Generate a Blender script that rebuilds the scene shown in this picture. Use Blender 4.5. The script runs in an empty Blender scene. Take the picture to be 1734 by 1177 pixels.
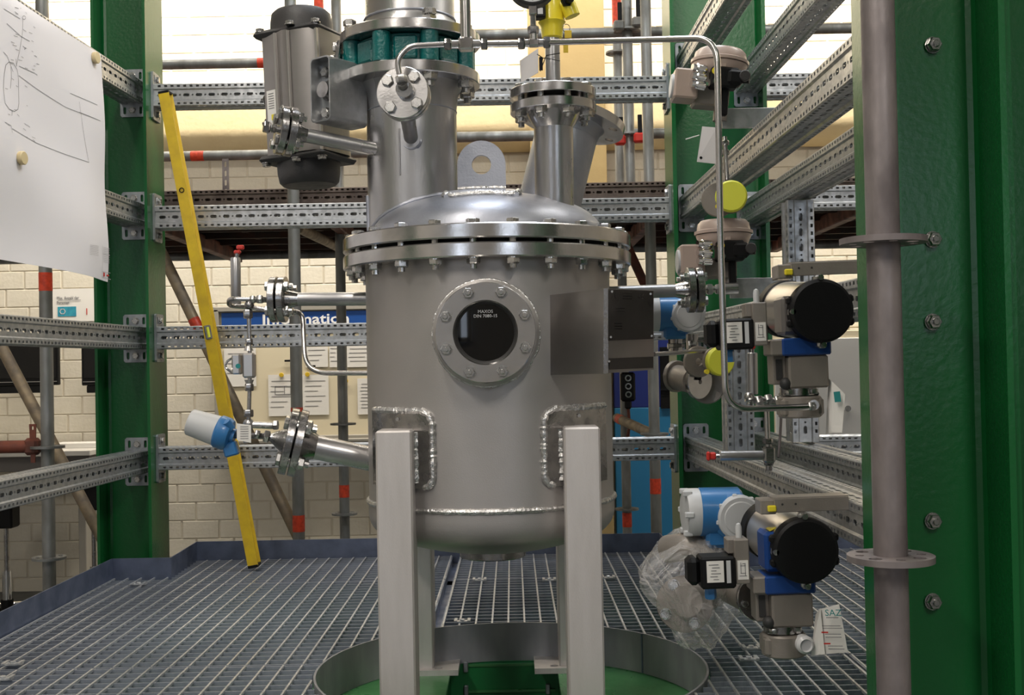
import bpy, math, random
from mathutils import Vector, Matrix
from mathutils.geometry import tessellate_polygon
random.seed(7)
PI = math.pi
S = bpy.context.scene
COL = S.collection
V3 = Vector

# ------------------------------------------------------------------ camera
F = 1950.0
CAMZ = 1.5
_p, _r = 0.0155, 0.019
fwd = V3((0, math.cos(_p), math.sin(_p)))
_r0 = V3((1, 0, 0)); _u0 = V3((0, -math.sin(_p), math.cos(_p)))
RIGHT = _r0 * math.cos(_r) - _u0 * math.sin(_r)
UP = _u0 * math.cos(_r) + _r0 * math.sin(_r)
cam = bpy.data.cameras.new('camera'); camo = bpy.data.objects.new('camera', cam); COL.objects.link(camo)
m = Matrix((RIGHT, UP, -fwd)).transposed().to_4x4(); m.translation = V3((0, 0, CAMZ)); camo.matrix_world = m
cam.sensor_width = 36; cam.sensor_fit = 'HORIZONTAL'; cam.lens = F / 1734 * 36; cam.clip_start = .05
S.camera = camo

def at(px, py, Y):
    d = fwd + RIGHT * ((px - 867) / F) + UP * ((588.5 - py) / F)
    d = d * (Y / d.y)
    return V3((0, 0, CAMZ)) + d

# ------------------------------------------------------------------ world, exposure, lamps
w = bpy.data.worlds.new('world'); S.world = w; w.use_nodes = True
w.node_tree.nodes['Background'].inputs[0].default_value = (.8, .84, 1, 1)
w.node_tree.nodes['Background'].inputs[1].default_value = .25
S.view_settings.view_transform = 'Standard'; S.view_settings.look = 'None'
S.view_settings.gamma = 1; S.view_settings.exposure = -0.13; S.view_settings.use_curve_mapping = False

def area(name, loc, size, sizey, power, col, target=None):
    l = bpy.data.lights.new(name, 'AREA'); l.shape = 'RECTANGLE'; l.size = size; l.size_y = sizey
    l.energy = power; l.color = col
    o = bpy.data.objects.new(name, l); COL.objects.link(o); o.location = loc
    d = (V3(target) - V3(loc)) if target else V3((0, 0, -1))
    o.rotation_euler = d.to_track_quat('-Z', 'Y').to_euler()
    return o
WARM = (1.0, .92, .80); COOL = (.86, .92, 1.0)
area('ceiling_lamp', (-1.6, 6.9, 4.9), 4.5, .3, 250, WARM, (-1.6, 8.2, 3.6))
area('ceiling_lamp', (3.0, 6.9, 4.9), 4.0, .3, 210, WARM, (3.0, 8.2, 3.6))
area('ceiling_lamp', (-1.2, 5.0, 4.9), 3.0, .25, 60, WARM)
area('ceiling_lamp', (.3, 3.1, 4.3), 1.2, .25, 40, COOL)
area('ceiling_lamp', (2.0, 3.3, 4.7), .3, 1.8, 60, (1, .96, .88), (0, 3.3, 1))
area('ceiling_lamp', (-1.0, 1.0, 4.6), .3, 2.4, 70, (1, .93, .84))
area('ceiling_lamp', (1.6, -2.0, 4.6), .3, 2.4, 125, (1, .93, .84))
area('ceiling_lamp', (-2.2, -2.0, 4.6), .3, 2.4, 130, (1, .93, .84))

# ------------------------------------------------------------------ materials
def nm(name):
    m = bpy.data.materials.new(name); m.use_nodes = True
    return m, m.node_tree.nodes, m.node_tree.links, m.node_tree.nodes['Principled BSDF']
def pbr(name, c, c2=None, scale=8, rough=.5, rvar=0, metal=0, bump=0, bscale=60, coat=0, stretch=None, detail=4, lo=.35, hi=.65, spec=None, emit=0):
    m, N, L, b = nm(name)
    c = tuple(c) + (1,)
    b.inputs['Base Color'].default_value = c; b.inputs['Roughness'].default_value = rough
    b.inputs['Metallic'].default_value = metal
    if coat: b.inputs['Coat Weight'].default_value = coat; b.inputs['Coat Roughness'].default_value = .12
    if spec is not None: b.inputs['Specular IOR Level'].default_value = spec
    if c2 or rvar or bump:
        tc = N.new('ShaderNodeTexCoord'); mp = N.new('ShaderNodeMapping'); L.new(tc.outputs['Object'], mp.inputs[0])
        if stretch: mp.inputs['Scale'].default_value = stretch
    if c2 or rvar:
        n = N.new('ShaderNodeTexNoise'); n.inputs['Scale'].default_value = scale; n.inputs['Detail'].default_value = detail
        L.new(mp.outputs[0], n.inputs[0])
        mr = N.new('ShaderNodeMapRange'); mr.inputs[1].default_value = lo; mr.inputs[2].default_value = hi
        L.new(n.outputs[0], mr.inputs[0])
        if c2:
            mx = N.new('ShaderNodeMix'); mx.data_type = 'RGBA'; L.new(mr.outputs[0], mx.inputs[0])
            mx.inputs[6].default_value = c; mx.inputs[7].default_value = tuple(c2) + (1,)
            L.new(mx.outputs[2], b.inputs['Base Color'])
        if rvar:
            m2 = N.new('ShaderNodeMapRange'); m2.inputs[3].default_value = rough - rvar; m2.inputs[4].default_value = rough + rvar
            L.new(mr.outputs[0], m2.inputs[0]); L.new(m2.outputs[0], b.inputs['Roughness'])
    if bump:
        n2 = N.new('ShaderNodeTexNoise'); n2.inputs['Scale'].default_value = bscale; n2.inputs['Detail'].default_value = 3
        L.new(mp.outputs[0], n2.inputs[0])
        bp = N.new('ShaderNodeBump'); bp.inputs['Strength'].default_value = 1; bp.inputs['Distance'].default_value = bump
        L.new(n2.outputs[0], bp.inputs['Height']); L.new(bp.outputs[0], b.inputs['Normal'])
    return m
M = {}
M['shell'] = pbr('blasted_stainless', (.49, .465, .45), (.41, .39, .38), 3.5, .47, .04, .72, .0002, 420, lo=.3, hi=.75)
M['dome'] = pbr('pickled_stainless', (.44, .455, .51), (.32, .335, .385), 9, .48, .07, .85, .0004, 220, lo=.35, hi=.7)
M['pipe'] = pbr('drawn_stainless', (.50, .49, .49), (.36, .355, .36), 9, .34, .08, .92, .0003, 160, stretch=(1, 1, .35))
M['leg'] = pbr('satin_stainless_leg', (.72, .68, .66), (.61, .575, .555), 7, .50, .05, .6, .0003, 300, stretch=(3, 3, .5))
M['steel'] = pbr('turned_stainless', (.60, .58, .57), (.50, .485, .475), 20, .22, .05, .97, .0001, 200)
M['steel_d'] = pbr('dark_turned_stainless', (.42, .41, .40), (.28, .27, .27), 30, .24, .08, 1, .0003, 200)
M['bolt'] = pbr('bolt_steel', (.55, .54, .52), (.40, .39, .38), 60, .28, .08, 1)
M['weld'] = pbr('weld_bead', (.80, .79, .78), (.45, .44, .43), 90, .34, .1, .9, .003, 140)
M['tube'] = pbr('tubing_stainless', (.52, .50, .49), None, rough=.24, metal=1)
M['galv'] = pbr('galvanized_sheet', (.52, .53, .54), (.40, .41, .42), 45, .42, .08, .85, .0004, 90, detail=2)
M['galv_d'] = pbr('dull_galvanized', (.40, .42, .44), (.27, .29, .31), 25, .48, .1, .8, .0005, 80)
M['scaf'] = pbr('scaffold_tube_zinc', (.36, .37, .37), (.22, .22, .21), 12, .55, .1, .7, .0008, 60, stretch=(1, 1, .4))
M['scafn'] = pbr('worn_zinc_tube', (.29, .255, .25), (.15, .13, .13), 14, .55, .1, .55, .0012, 50, stretch=(1, 1, .5))
M['rusty'] = pbr('weathered_tube', (.36, .28, .18), (.22, .18, .14), 20, .6, .1, .4)
M['green'] = pbr('green_enamel', (.006, .096, .022), (.007, .107, .025), 2, .27, 0, 0, .0005, 90, spec=.4)
M['green_lit'] = pbr('green_with_painted_light', (.01, .17, .045), None, rough=.35)  # enamel green lightened: stands in for light that misses the cross beam
M['green2'] = pbr('green_deck_paint', (.07, .27, .09), (.045, .20, .06), 6, .35, .1, 0, .0008, 60, coat=.2)
M['teal'] = pbr('teal_cast_paint', (.0, .13, .125), (.0, .10, .10), 12, .34, .06, 0, .0025, 130, coat=.3)
M['grat'] = pbr('grating_zinc', (.42, .455, .53), (.27, .30, .36), 18, .42, .12, .6, .0005, 100)
M['rod'] = pbr('grating_rod_zinc', (.82, .82, .82), (.62, .63, .64), 30, .36, .08, .7)
M['kick'] = pbr('toe_plate_zinc', (.17, .20, .29), (.11, .135, .20), 14, .40, .08, .5, .0004, 80)
M['ring'] = pbr('ring_zinc', (.34, .345, .365), (.25, .255, .275), 14, .5, .08, .3, .0004, 80, stretch=(1, 1, .3))
M['yellow'] = pbr('yellow_lacquer', (.72, .50, .02), (.60, .40, .02), 25, .42, .1)
M['ybright'] = pbr('yellow_housing_paint', (.80, .66, .03), None, rough=.35, coat=.3)
M['lime'] = pbr('yellow_green_plastic', (.72, .74, .06), None, rough=.45)
M['black'] = pbr('black_plastic', (.0045, .0045, .005), None, rough=.5, spec=.25)
M['blackg'] = pbr('black_gloss', (.006, .006, .007), None, rough=.12)
M['charcoal'] = pbr('charcoal_cap', (.045, .042, .042), (.03, .03, .03), 20, .5, .05, 0, .0005, 300)
M['anod'] = pbr('hard_anodised_grey', (.30, .28, .265), (.25, .235, .225), 8, .38, .05, .7)
M['beige'] = pbr('beige_grey_casting', (.30, .27, .24), (.25, .225, .20), 14, .42, .05, .35, .0004, 200)
M['pinkb'] = pbr('rosy_beige_paint', (.46, .36, .31), None, rough=.36, coat=.2)
M['silver'] = pbr('silver_body', (.58, .56, .54), None, rough=.3, metal=.9)
M['blue'] = pbr('blue_enamel', (.03, .17, .42), None, rough=.35, coat=.3)
M['blue_d'] = pbr('deep_blue_plastic', (.008, .05, .22), None, rough=.4)
M['lgrey'] = pbr('light_grey_plastic', (.56, .57, .58), None, rough=.45)
M['red'] = pbr('red_plastic', (.55, .03, .02), None, rough=.45)
M['tape'] = pbr('orange_red_tape', (.85, .08, .03), (.6, .05, .02), 60, .5, .05)
M['paper'] = pbr('plotter_paper', (.78, .755, .775), None, rough=.7)
M['white'] = pbr('white_paper', (.80, .78, .74), None, rough=.7)
M['ink'] = pbr('grey_ink', (.16, .16, .17), None, rough=.7)
M['inkl'] = pbr('faint_ink', (.42, .41, .42), None, rough=.7)
M['redink'] = pbr('red_ink', (.55, .04, .03), None, rough=.7)
M['tealink'] = pbr('teal_ink', (.02, .25, .25), None, rough=.7)
M['cyanpic'] = pbr('blue_print', (.02, .24, .38), (.04, .35, .45), 30, .6, .01)
M['cream'] = pbr('cream_board', (.74, .66, .48), None, rough=.6)
M['beam'] = pbr('cream_yellow_concrete', (.70, .585, .36), (.66, .54, .32), 6, .7, .05, 0, .002, 30)
M['ycol'] = pbr('ochre_yellow_paint', (.31, .225, .095), (.29, .21, .088), 6, .65, .05, 0, .001, 30)
M['sign'] = pbr('royal_blue_sign', (.01, .07, .30), None, rough=.4)
M['signw'] = pbr('sign_lettering_white', (.85, .85, .85), None, rough=.5)
M['frame'] = pbr('board_frame_grey', (.33, .31, .27), None, rough=.5)
M['doorb'] = pbr('door_light_blue', (.015, .17, .36), None, rough=.45)
M['doord'] = pbr('door_dark_blue', (.008, .02, .16), None, rough=.45)
M['magnet'] = pbr('tan_magnet', (.62, .50, .28), None, rough=.5)
M['floor'] = pbr('hall_floor_paint', (.12, .125, .13), (.09, .095, .10), 3, .5, .1)
M['ceil'] = pbr('ceiling_paint', (.55, .55, .53), None, rough=.8)
M['walld'] = pbr('dark_hall_paint', (.34, .33, .31), None, rough=.7)
M['wallp'] = pbr('wall_paint', (.55, .53, .49), None, rough=.7)
M['mortar'] = pbr('painted_mortar', (.66, .60, .49), None, rough=.8, bump=.001, bscale=80)
M['brick'] = pbr('cream_painted_block', (.74, .69, .585), (.70, .65, .54), 14, .6, .05, 0, .0018, 50)
M['deck'] = pbr('rusty_dark_deck', (.045, .035, .03), (.10, .045, .03), 9, .6, .1, .2)
M['deckr'] = pbr('stained_perforated_steel', (.17, .13, .11), (.09, .065, .055), 12, .55, .1, .4)
M['redbeam'] = pbr('rust_red_beam', (.22, .055, .03), (.10, .04, .03), 14, .6, .1)
M['chrome'] = pbr('chrome', (.8, .8, .8), None, rough=.08, metal=1)
M['clearcap'] = pbr('milky_cap', (.62, .62, .63), None, rough=.25)
M['tag'] = pbr('grey_plastic_tag', (.62, .60, .60), None, rough=.5)
M['nameplate'] = pbr('dark_etched_plate', (.055, .05, .048), (.09, .085, .08), 6, .30, .05, .8)
M['screen'] = pbr('dark_glass', (.001, .001, .0015), None, rough=.02, spec=.5)
M['bench'] = pbr('bench_top', (.62, .60, .56), None, rough=.5)
M['benchd'] = pbr('bench_front', (.22, .20, .19), None, rough=.6)
M['bracket'] = pbr('bent_stainless_sheet', (.33, .31, .295), (.28, .265, .255), 8, .34, .04, .95, .0001, 300)
m, N, L, b = nm('daylight_pane'); b.inputs['Base Color'].default_value = (.1, .1, .1, 1)
b.inputs['Emission Color'].default_value = (.75, .85, 1, 1); b.inputs['Emission Strength'].default_value = 4; M['day'] = m
m, N, L, b = nm('clear_film')
b.inputs['Base Color'].default_value = (.95, .92, .90, 1); b.inputs['Roughness'].default_value = .12
tc = N.new('ShaderNodeTexCoord'); vo = N.new('ShaderNodeTexNoise'); vo.inputs['Scale'].default_value = 13; vo.inputs['Detail'].default_value = 3; vo.inputs['Distortion'].default_value = 1.2
L.new(tc.outputs['Object'], vo.inputs[0]); bp = N.new('ShaderNodeBump'); bp.inputs['Distance'].default_value = .045
L.new(vo.outputs[0], bp.inputs['Height']); L.new(bp.outputs[0], b.inputs['Normal'])
lw = N.new('ShaderNodeLayerWeight'); lw.inputs[0].default_value = .35; L.new(bp.outputs[0], lw.inputs['Normal'])
mr = N.new('ShaderNodeMapRange'); mr.inputs[3].default_value = .07; mr.inputs[4].default_value = .50
L.new(lw.outputs['Facing'], mr.inputs[0]); L.new(mr.outputs[0], b.inputs['Alpha']); M['film'] = m

# ------------------------------------------------------------------ mesh helpers
ORG = {}
def basis(axis):
    a = V3(axis).normalized()
    t = V3((0, 0, 1)) if abs(a.z) < .9 else V3((0, 1, 0))
    x = t.cross(a).normalized(); y = a.cross(x)
    return x, y, a
def frame(o, axis):
    x, y, a = basis(axis); mt = Matrix((x, y, a)).transposed().to_4x4(); mt.translation = V3(o); return mt

class MB:
    def __init__(s): s.v = []; s.f = []
    def add(s, vs, fs, mt=None):
        k = len(s.v)
        s.v += [(mt @ V3(p)) if mt else V3(p) for p in vs]
        s.f += [tuple(k + i for i in f) for f in fs]
        return s
    def box(s, c, d, mt=None, ch=0):
        x, y, z = [q / 2 for q in d]; c = V3(c)
        if ch <= 0:
            vs = [c + V3((a * x, b * y, e * z)) for a in (-1, 1) for b in (-1, 1) for e in (-1, 1)]
            return s.add(vs, [(0, 1, 3, 2), (4, 6, 7, 5), (0, 4, 5, 1), (2, 3, 7, 6), (0, 2, 6, 4), (1, 5, 7, 3)], mt)
        vs = []; idx = {}
        for a in (-1, 1):
            for b in (-1, 1):
                for e in (-1, 1):
                    idx[a, b, e] = len(vs)
                    vs += [c + V3((a * x, b * (y - ch), e * (z - ch))), c + V3((a * (x - ch), b * y, e * (z - ch))), c + V3((a * (x - ch), b * (y - ch), e * z))]
        fs = []
        for a in (-1, 1):
            q = [idx[a, -1, -1], idx[a, 1, -1], idx[a, 1, 1], idx[a, -1, 1]]; fs.append(q if a > 0 else q[::-1])
            q = [idx[-1, a, -1] + 1, idx[-1, a, 1] + 1, idx[1, a, 1] + 1, idx[1, a, -1] + 1]; fs.append(q if a > 0 else q[::-1])
            q = [idx[-1, -1, a] + 2, idx[1, -1, a] + 2, idx[1, 1, a] + 2, idx[-1, 1, a] + 2]; fs.append(q if a > 0 else q[::-1])
        for a in (-1, 1):
            for b in (-1, 1):
                q = [idx[a, b, -1], idx[a, b, -1] + 1, idx[a, b, 1] + 1, idx[a, b, 1]]; fs.append(q if a * b > 0 else q[::-1])
                q = [idx[a, -1, b] + 2, idx[a, 1, b] + 2, idx[a, 1, b], idx[a, -1, b]]; fs.append(q[::-1] if a * b > 0 else q)
                q = [idx[-1, a, b] + 1, idx[1, a, b] + 1, idx[1, a, b] + 2, idx[-1, a, b] + 2]; fs.append(q[::-1] if a * b > 0 else q)
                for e in (-1, 1):
                    k = idx[a, b, e]; q = [k, k + 1, k + 2]; fs.append(q if a * b * e > 0 else q[::-1])
        return s.add(vs, fs, mt)
    def lathe(s, prof, o, axis, n=32, closed=False, a0=0, a1=2 * PI, cap=True):
        x, y, a = basis(axis); o = V3(o); vs = []; full = abs(a1 - a0 - 2 * PI) < 1e-6
        cnt = n if full else n + 1
        for r, h in prof:
            for i in range(cnt):
                t = a0 + (a1 - a0) * i / n
                vs.append(o + a * h + (x * math.cos(t) + y * math.sin(t)) * r)
        fs = []; np_ = len(prof); rng = range(np_ if closed else np_ - 1)
        for j in rng:
            k = (j + 1) % np_
            for i in range(n):
                i2 = (i + 1) % cnt
                fs.append((j * cnt + i, j * cnt + i2, k * cnt + i2, k * cnt + i))
        if not closed and full and cap:
            if prof[0][0] > 1e-6: fs.append(tuple(reversed(range(cnt))))
            if prof[-1][0] > 1e-6: fs.append(tuple((np_ - 1) * cnt + i for i in range(cnt)))
        return s.add(vs, fs)
    def cyl(s, p0, p1, r, r1=None, n=20, ch=0):
        p0 = V3(p0); p1 = V3(p1); h = (p1 - p0).length; r1 = r if r1 is None else r1
        if ch: pr = [(r - ch, 0), (r, ch), (r1, h - ch), (r1 - ch, h)]
        else: pr = [(r, 0), (r1, h)]
        return s.lathe(pr, p0, p1 - p0, n)
    def hex(s, p0, axis, af, h, ch=.12, rot=0):
        R = af / math.sqrt(3); p0 = V3(p0)
        x, y, a = basis(axis)
        vs = []
        for hh, rr in ((0, R * (1 - ch)), (h * .15, R), (h * .85, R), (h, R * (1 - ch))):
            for i in range(6):
                t = rot + i * PI / 3; vs.append(p0 + a * hh + (x * math.cos(t) + y * math.sin(t)) * rr)
        fs = [tuple(reversed(range(6)))] + [(j * 6 + i, j * 6 + (i + 1) % 6, (j + 1) * 6 + (i + 1) % 6, (j + 1) * 6 + i) for j in range(3) for i in range(6)] + [tuple(range(18, 24))]
        return s.add(vs, fs)
    def ring(s, c, axis, R, r, t, n=40, ch=.0015):
        return s.lathe([(r, 0), (R - ch, 0), (R, ch), (R, t - ch), (R - ch, t), (r, t)], c, axis, n, closed=True)
    def tube(s, pts, r, n=10, fil=0, seg=7, noise=0):
        pts = [V3(p) for p in pts]
        if fil:
            out = [pts[0]]
            for i in range(1, len(pts) - 1):
                a = pts[i - 1] - pts[i]; b = pts[i + 1] - pts[i]; f = min(fil, a.length * .49, b.length * .49)
                pa = pts[i] + a.normalized() * f; pb = pts[i] + b.normalized() * f
                for k in range(seg + 1):
                    t = k / seg; out.append(pa * (1 - t) ** 2 + pts[i] * 2 * t * (1 - t) + pb * t * t)
            out.append(pts[-1]); pts = out
        d = (pts[1] - pts[0]).normalized(); x, y, _ = basis(d); vs = []
        for i, p in enumerate(pts):
            nd = (pts[min(i + 1, len(pts) - 1)] - pts[max(i - 1, 0)]).normalized()
            q = d.rotation_difference(nd); x = q @ x; y = q @ y; d = nd
            rr = r * (1 + (random.uniform(-noise, noise) if noise else 0))
            for k in range(n):
                t = 2 * PI * k / n; vs.append(p + (x * math.cos(t) + y * math.sin(t)) * rr)
        fs = [(i * n + k, i * n + (k + 1) % n, (i + 1) * n + (k + 1) % n, (i + 1) * n + k) for i in range(len(pts) - 1) for k in range(n)]
        fs += [tuple(reversed(range(n))), tuple((len(pts) - 1) * n + k for k in range(n))]
        return s.add(vs, fs)
    def prism(s, poly, mt, d, holes=()):
        """poly in local xy, extruded along local +z by d"""
        loops = [[V3((p[0], p[1], 0)) for p in poly]] + [[V3((p[0], p[1], 0)) for p in h] for h in holes]
        tris = tessellate_polygon(loops); flat = [p for l in loops for p in l]; k = len(flat)
        ar = sum(poly[i][0] * poly[(i + 1) % len(poly)][1] - poly[(i + 1) % len(poly)][0] * poly[i][1] for i in range(len(poly)))
        vs = flat + [p + V3((0, 0, d)) for p in flat]; fs = []
        for t in tris:
            a, b, c = [flat[i] for i in t]
            up = (b - a).cross(c - a).z > 0
            t = tuple(t) if up else tuple(reversed(t))
            fs.append(tuple(i + k for i in t)); fs.append(tuple(reversed(t)))
        base = 0
        for l in loops:
            n = len(l)
            ar = sum(l[i].x * l[(i + 1) % n].y - l[(i + 1) % n].x * l[i].y for i in range(n))
            outer = base == 0
            for i in range(n):
                a, b = base + i, base + (i + 1) % n
                q = (a, b, b + k, a + k)
                fs.append(q if ((ar > 0) == outer) else q[::-1])
            base += n
        return s.add(vs, fs, mt)
    def sphere(s, c, r, n=16, m_=10, sc=(1, 1, 1)):
        c = V3(c); vs = [c + V3((0, 0, -r * sc[2]))]; fs = []
        for j in range(1, m_):
            p = -PI / 2 + PI * j / m_
            for i in range(n):
                t = 2 * PI * i / n; vs.append(c + V3((math.cos(t) * math.cos(p) * r * sc[0], math.sin(t) * math.cos(p) * r * sc[1], math.sin(p) * r * sc[2])))
        vs.append(c + V3((0, 0, r * sc[2]))); last = len(vs) - 1
        for i in range(n): fs.append((0, 1 + (i + 1) % n, 1 + i)); fs.append((last, 1 + (m_ - 2) * n + i, 1 + (m_ - 2) * n + (i + 1) % n))
        for j in range(m_ - 2):
            for i in range(n): a = 1 + j * n; fs.append((a + i, a + (i + 1) % n, a + n + (i + 1) % n, a + n + i))
        return s.add(vs, fs)
    def build(s, name, mat, parent=None, smooth=True, org=None, ang=35):
        o0 = ORG.get(parent.as_pointer(), V3((0, 0, 0))) if parent else V3(org or (0, 0, 0))
        me = bpy.data.meshes.new(name); me.from_pydata([tuple(p - o0) for p in s.v], [], s.f); me.update()
        if smooth: me.shade_smooth(); me.set_sharp_from_angle(angle=math.radians(ang))
        if mat: me.materials.append(M[mat])
        o = bpy.data.objects.new(name, me); COL.objects.link(o)
        if parent: o.parent = parent
        else: o.location = o0
        ORG[o.as_pointer()] = o0
        return o

def tag(o, label=None, cat=None, group=None, kind=None):
    if label: o['label'] = label
    if cat: o['category'] = cat
    if group: o['group'] = group
    if kind: o['kind'] = kind
    return o
def thing(name, label, cat, loc, group=None):
    o = bpy.data.objects.new(name, None); COL.objects.link(o); o.location = loc; ORG[o.as_pointer()] = V3(loc)
    o.empty_display_size = .05
    return tag(o, label, cat, group)
def piece(parent, name, me, mt, label=None):
    """an object sharing mesh me, placed by world matrix mt, child of parent"""
    o = bpy.data.objects.new(name, me); COL.objects.link(o); o.parent = parent
    m2 = mt.copy(); m2.translation = mt.translation - ORG[parent.as_pointer()]
    o.matrix_local = m2; ORG[o.as_pointer()] = ORG[parent.as_pointer()]
    if label: o['label'] = label
    return o
def mesh_only(mb, name, mat, smooth=True):
    me = bpy.data.meshes.new(name); me.from_pydata([tuple(p) for p in mb.v], [], mb.f); me.update()
    if smooth: me.shade_smooth(); me.set_sharp_from_angle(angle=math.radians(35))
    me.materials.append(M[mat]); return me
def copy_tree(o, loc=None, rz=0, label=None):
    c = o.copy(); COL.objects.link(c)
    if loc is not None: c.location = loc
    if rz: c.rotation_euler.z = rz
    if label: c['label'] = label
    ORG[c.as_pointer()] = V3(c.location)
    for ch in list(o.children):
        d = ch.copy(); COL.objects.link(d); d.parent = c
        for g in list(ch.children):
            e = g.copy(); COL.objects.link(e); e.parent = d
    return c
def struct(o, label=None):
    o['kind'] = 'structure'
    if label: o['label'] = label
    return o
def text(parent, name, s, size, mt, mat, ext=.0003, align='LEFT', sx=1, bold=0):
    c = bpy.data.curves.new(name, 'FONT'); c.body = s; c.size = size; c.extrude = ext; c.align_x = align; c.resolution_u = 2
    c.materials.append(M[mat]); o1 = bpy.data.objects.new(name, c); COL.objects.link(o1)
    c.offset = bold
    me = bpy.data.meshes.new_from_object(o1.evaluated_get(bpy.context.evaluated_depsgraph_get())); bpy.data.objects.remove(o1)
    o = bpy.data.objects.new(name, me); COL.objects.link(o); o.parent = parent
    m2 = mt.copy(); m2.translation = mt.translation - ORG[parent.as_pointer()]
    o.matrix_local = m2 @ Matrix.Diagonal((sx, 1, 1, 1)); return o
def wallmt(p, xdir=(1, 0, 0), up=(0, 0, 1)):
    x = V3(xdir).normalized(); u = V3(up); z = x.cross(u).normalized(); u = z.cross(x)
    mt = Matrix((x, u, z)).transposed().to_4x4(); mt.translation = V3(p); return mt

_bolts = {}
def bolt_mesh(kind, r, grip, tail=None):
    """hexagon bolt: head from z=0 upward, shank down through grip, nut beneath. axis +z = head side"""
    key = (kind, round(r, 4), round(grip, 4))
    if key in _bolts: return _bolts[key]
    b = MB(); af = r * 1.75 * 2 * .95
    if kind == 'through':
        b.hex((0, 0, 0), (0, 0, 1), af, r * 1.3); b.cyl((0, 0, -grip - r * 3.1), (0, 0, 0), r, n=10)
        b.hex((0, 0, -grip - r * 1.8), (0, 0, 1), af, r * 1.8); b.cyl((0, 0, -grip - .0025), (0, 0, -grip), r * 2, n=14)
    elif kind == 'head':
        b.cyl((0, 0, 0), (0, 0, .002), r * 2.1, n=14); b.hex((0, 0, .002), (0, 0, 1), af, r * 1.3)
    elif kind == 'stud':
        b.cyl((0, 0, 0), (0, 0, .002), r * 2.2, n=16); b.hex((0, 0, .002), (0, 0, 1), af * 1.0, r * 1.6); b.cyl((0, 0, 0), (0, 0, r * 2.4), r * .95, n=12, ch=r * .2)
    elif kind == 'allen':
        b.lathe([(r * 1.7, 0), (r * 1.7, r * 1.6), (r * 1.5, r * 1.9), (r * .9, r * 1.9), (r * .9, r * .9), (0.00001, r * .9)], (0, 0, 0), (0, 0, 1), 14)
    _bolts[key] = mesh_only(b, 'bolt', 'bolt'); return _bolts[key]
def bolt_circle(parent, kind, c, axis, R, n, r, grip=0, a0=0, name='bolt'):
    x, y, a = basis(axis); me = bolt_mesh(kind, r, grip); c = V3(c)
    for i in range(n):
        t = a0 + 2 * PI * i / n; p = c + (x * math.cos(t) + y * math.sin(t)) * R
        piece(parent, name, me, frame(p, a) @ Matrix.Rotation(random.uniform(0, PI / 3), 4, 'Z'))

def flange_joint(parent, c, axis, R, t, rin, nb, rb, gap=.004, names=('flange', 'blind_flange'), a0=None, Rb=None, mat='steel', weldneck=None):
    """two flanges meeting at c; axis points towards the outer one; bolts through both"""
    x, y, a = basis(axis); c = V3(c)
    MB().ring(c - a * (t + gap / 2), a, R, rin, t, 44).build(names[0], mat, parent)
    MB().lathe([(.0001, 0), (R - .0015, 0), (R, .0015), (R, t - .0015), (R - .0015, t), (.0001, t)], c + a * gap / 2, a, 44).build(names[1], mat, parent)
    MB().cyl(c - a * gap / 2, c + a * gap / 2, R * .6).build('gasket', 'black', parent)
    if weldneck: MB().lathe([(rin * 1.45, 0), (rin * 1.25, weldneck * .5), (rin * 1.0, weldneck)], c - a * (t + gap / 2), -a, 28).build('weld_neck', mat, parent)
    Rb = Rb or R * .74
    bolt_circle(parent, 'through', c + a * (t + gap / 2), a, Rb, nb, rb, 2 * t + gap, PI / nb if a0 is None else a0)
def nut(mb, p, axis, af, h): return mb.hex(V3(p) - V3(axis).normalized() * h / 2, axis, af, h)

# ================================================================== ROOM
def brick_wall():
    Yw = 8.0
    w_ = struct(MB().box((0.4, Yw + .15, 2.3), (11, .3, 5.4)).build('wall_back', 'mortar'), 'cream painted block wall at the back of the hall')
    W, H = .2475, .1175; PX, PZ = .26, .125
    metas = []
    for k in range(3):
        b = MB(); b.box((0, 0, 0), (W, .012, H), ch=.003); metas.append(mesh_only(b, 'brick', 'brick', False))
    cells = []
    for r in range(0, 42):
        z = r * PZ + .03
        for c in range(-20, 22):
            x = c * PX + (PX / 2 if r % 2 else 0) + (.03 if r % 3 == 0 else 0)
            # position in the photograph
            d = V3((x, Yw, z - CAMZ)); q = d / d.dot(fwd)
            px = 867 + F * q.dot(RIGHT); py = 588.5 - F * q.dot(UP)
            if -60 < px < 1800 and -40 < py < 1190 and not (2.99 < z < 3.43): cells.append((x, z, px, py))
    def hidden(px, py):
        if 610 < px < 1030 and py > 120: return True
        if 175 < px < 300 or 1150 < px < 1300 or px > 1470 or px < -20: return True
        if px < 160 and py < 450: return True
        if 380 < px < 620 and 520 < py < 750: return True
        if py > 960 and px > 180: return True
        if 340 < py < 425 and px > 180: return True
        if 905 < px < 1130 and py > 560: return True
        return False
    vis = [c for c in cells if not hidden(c[2], c[3])]
    vis.sort(key=lambda c: (c[3] < 130, -c[3]))
    single = vis[:298]; ss = set((c[0], c[1]) for c in single)
    ORG[w_.as_pointer()] = V3((0, 0, 0))
    for i, c in enumerate(single):
        o = piece(w_, 'brick', metas[i % 3], Matrix.Translation((c[0], Yw + random.uniform(-.0015, .0015), c[1])))
    b = MB()
    for c in cells:
        if (c[0], c[1]) not in ss: b.box((c[0], Yw + random.uniform(-.0012, .0012), c[1]), (W, .012, H), ch=.003)
    o = b.build('brick_field', 'brick', w_, False); o['kind'] = 'stuff'
brick_wall()
struct(MB().box((.4, 1, -.1), (11, 15, .2)).build('floor', 'floor'), 'grey painted hall floor')
struct(MB().box((.4, 1, 5.1), (11, 15, .2)).build('ceiling', 'ceil'), 'pale hall ceiling')
struct(MB().box((-5.05, 1, 2.5), (.2, 15, 5)).build('wall_left', 'wallp'), 'plain left hall wall')
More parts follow.
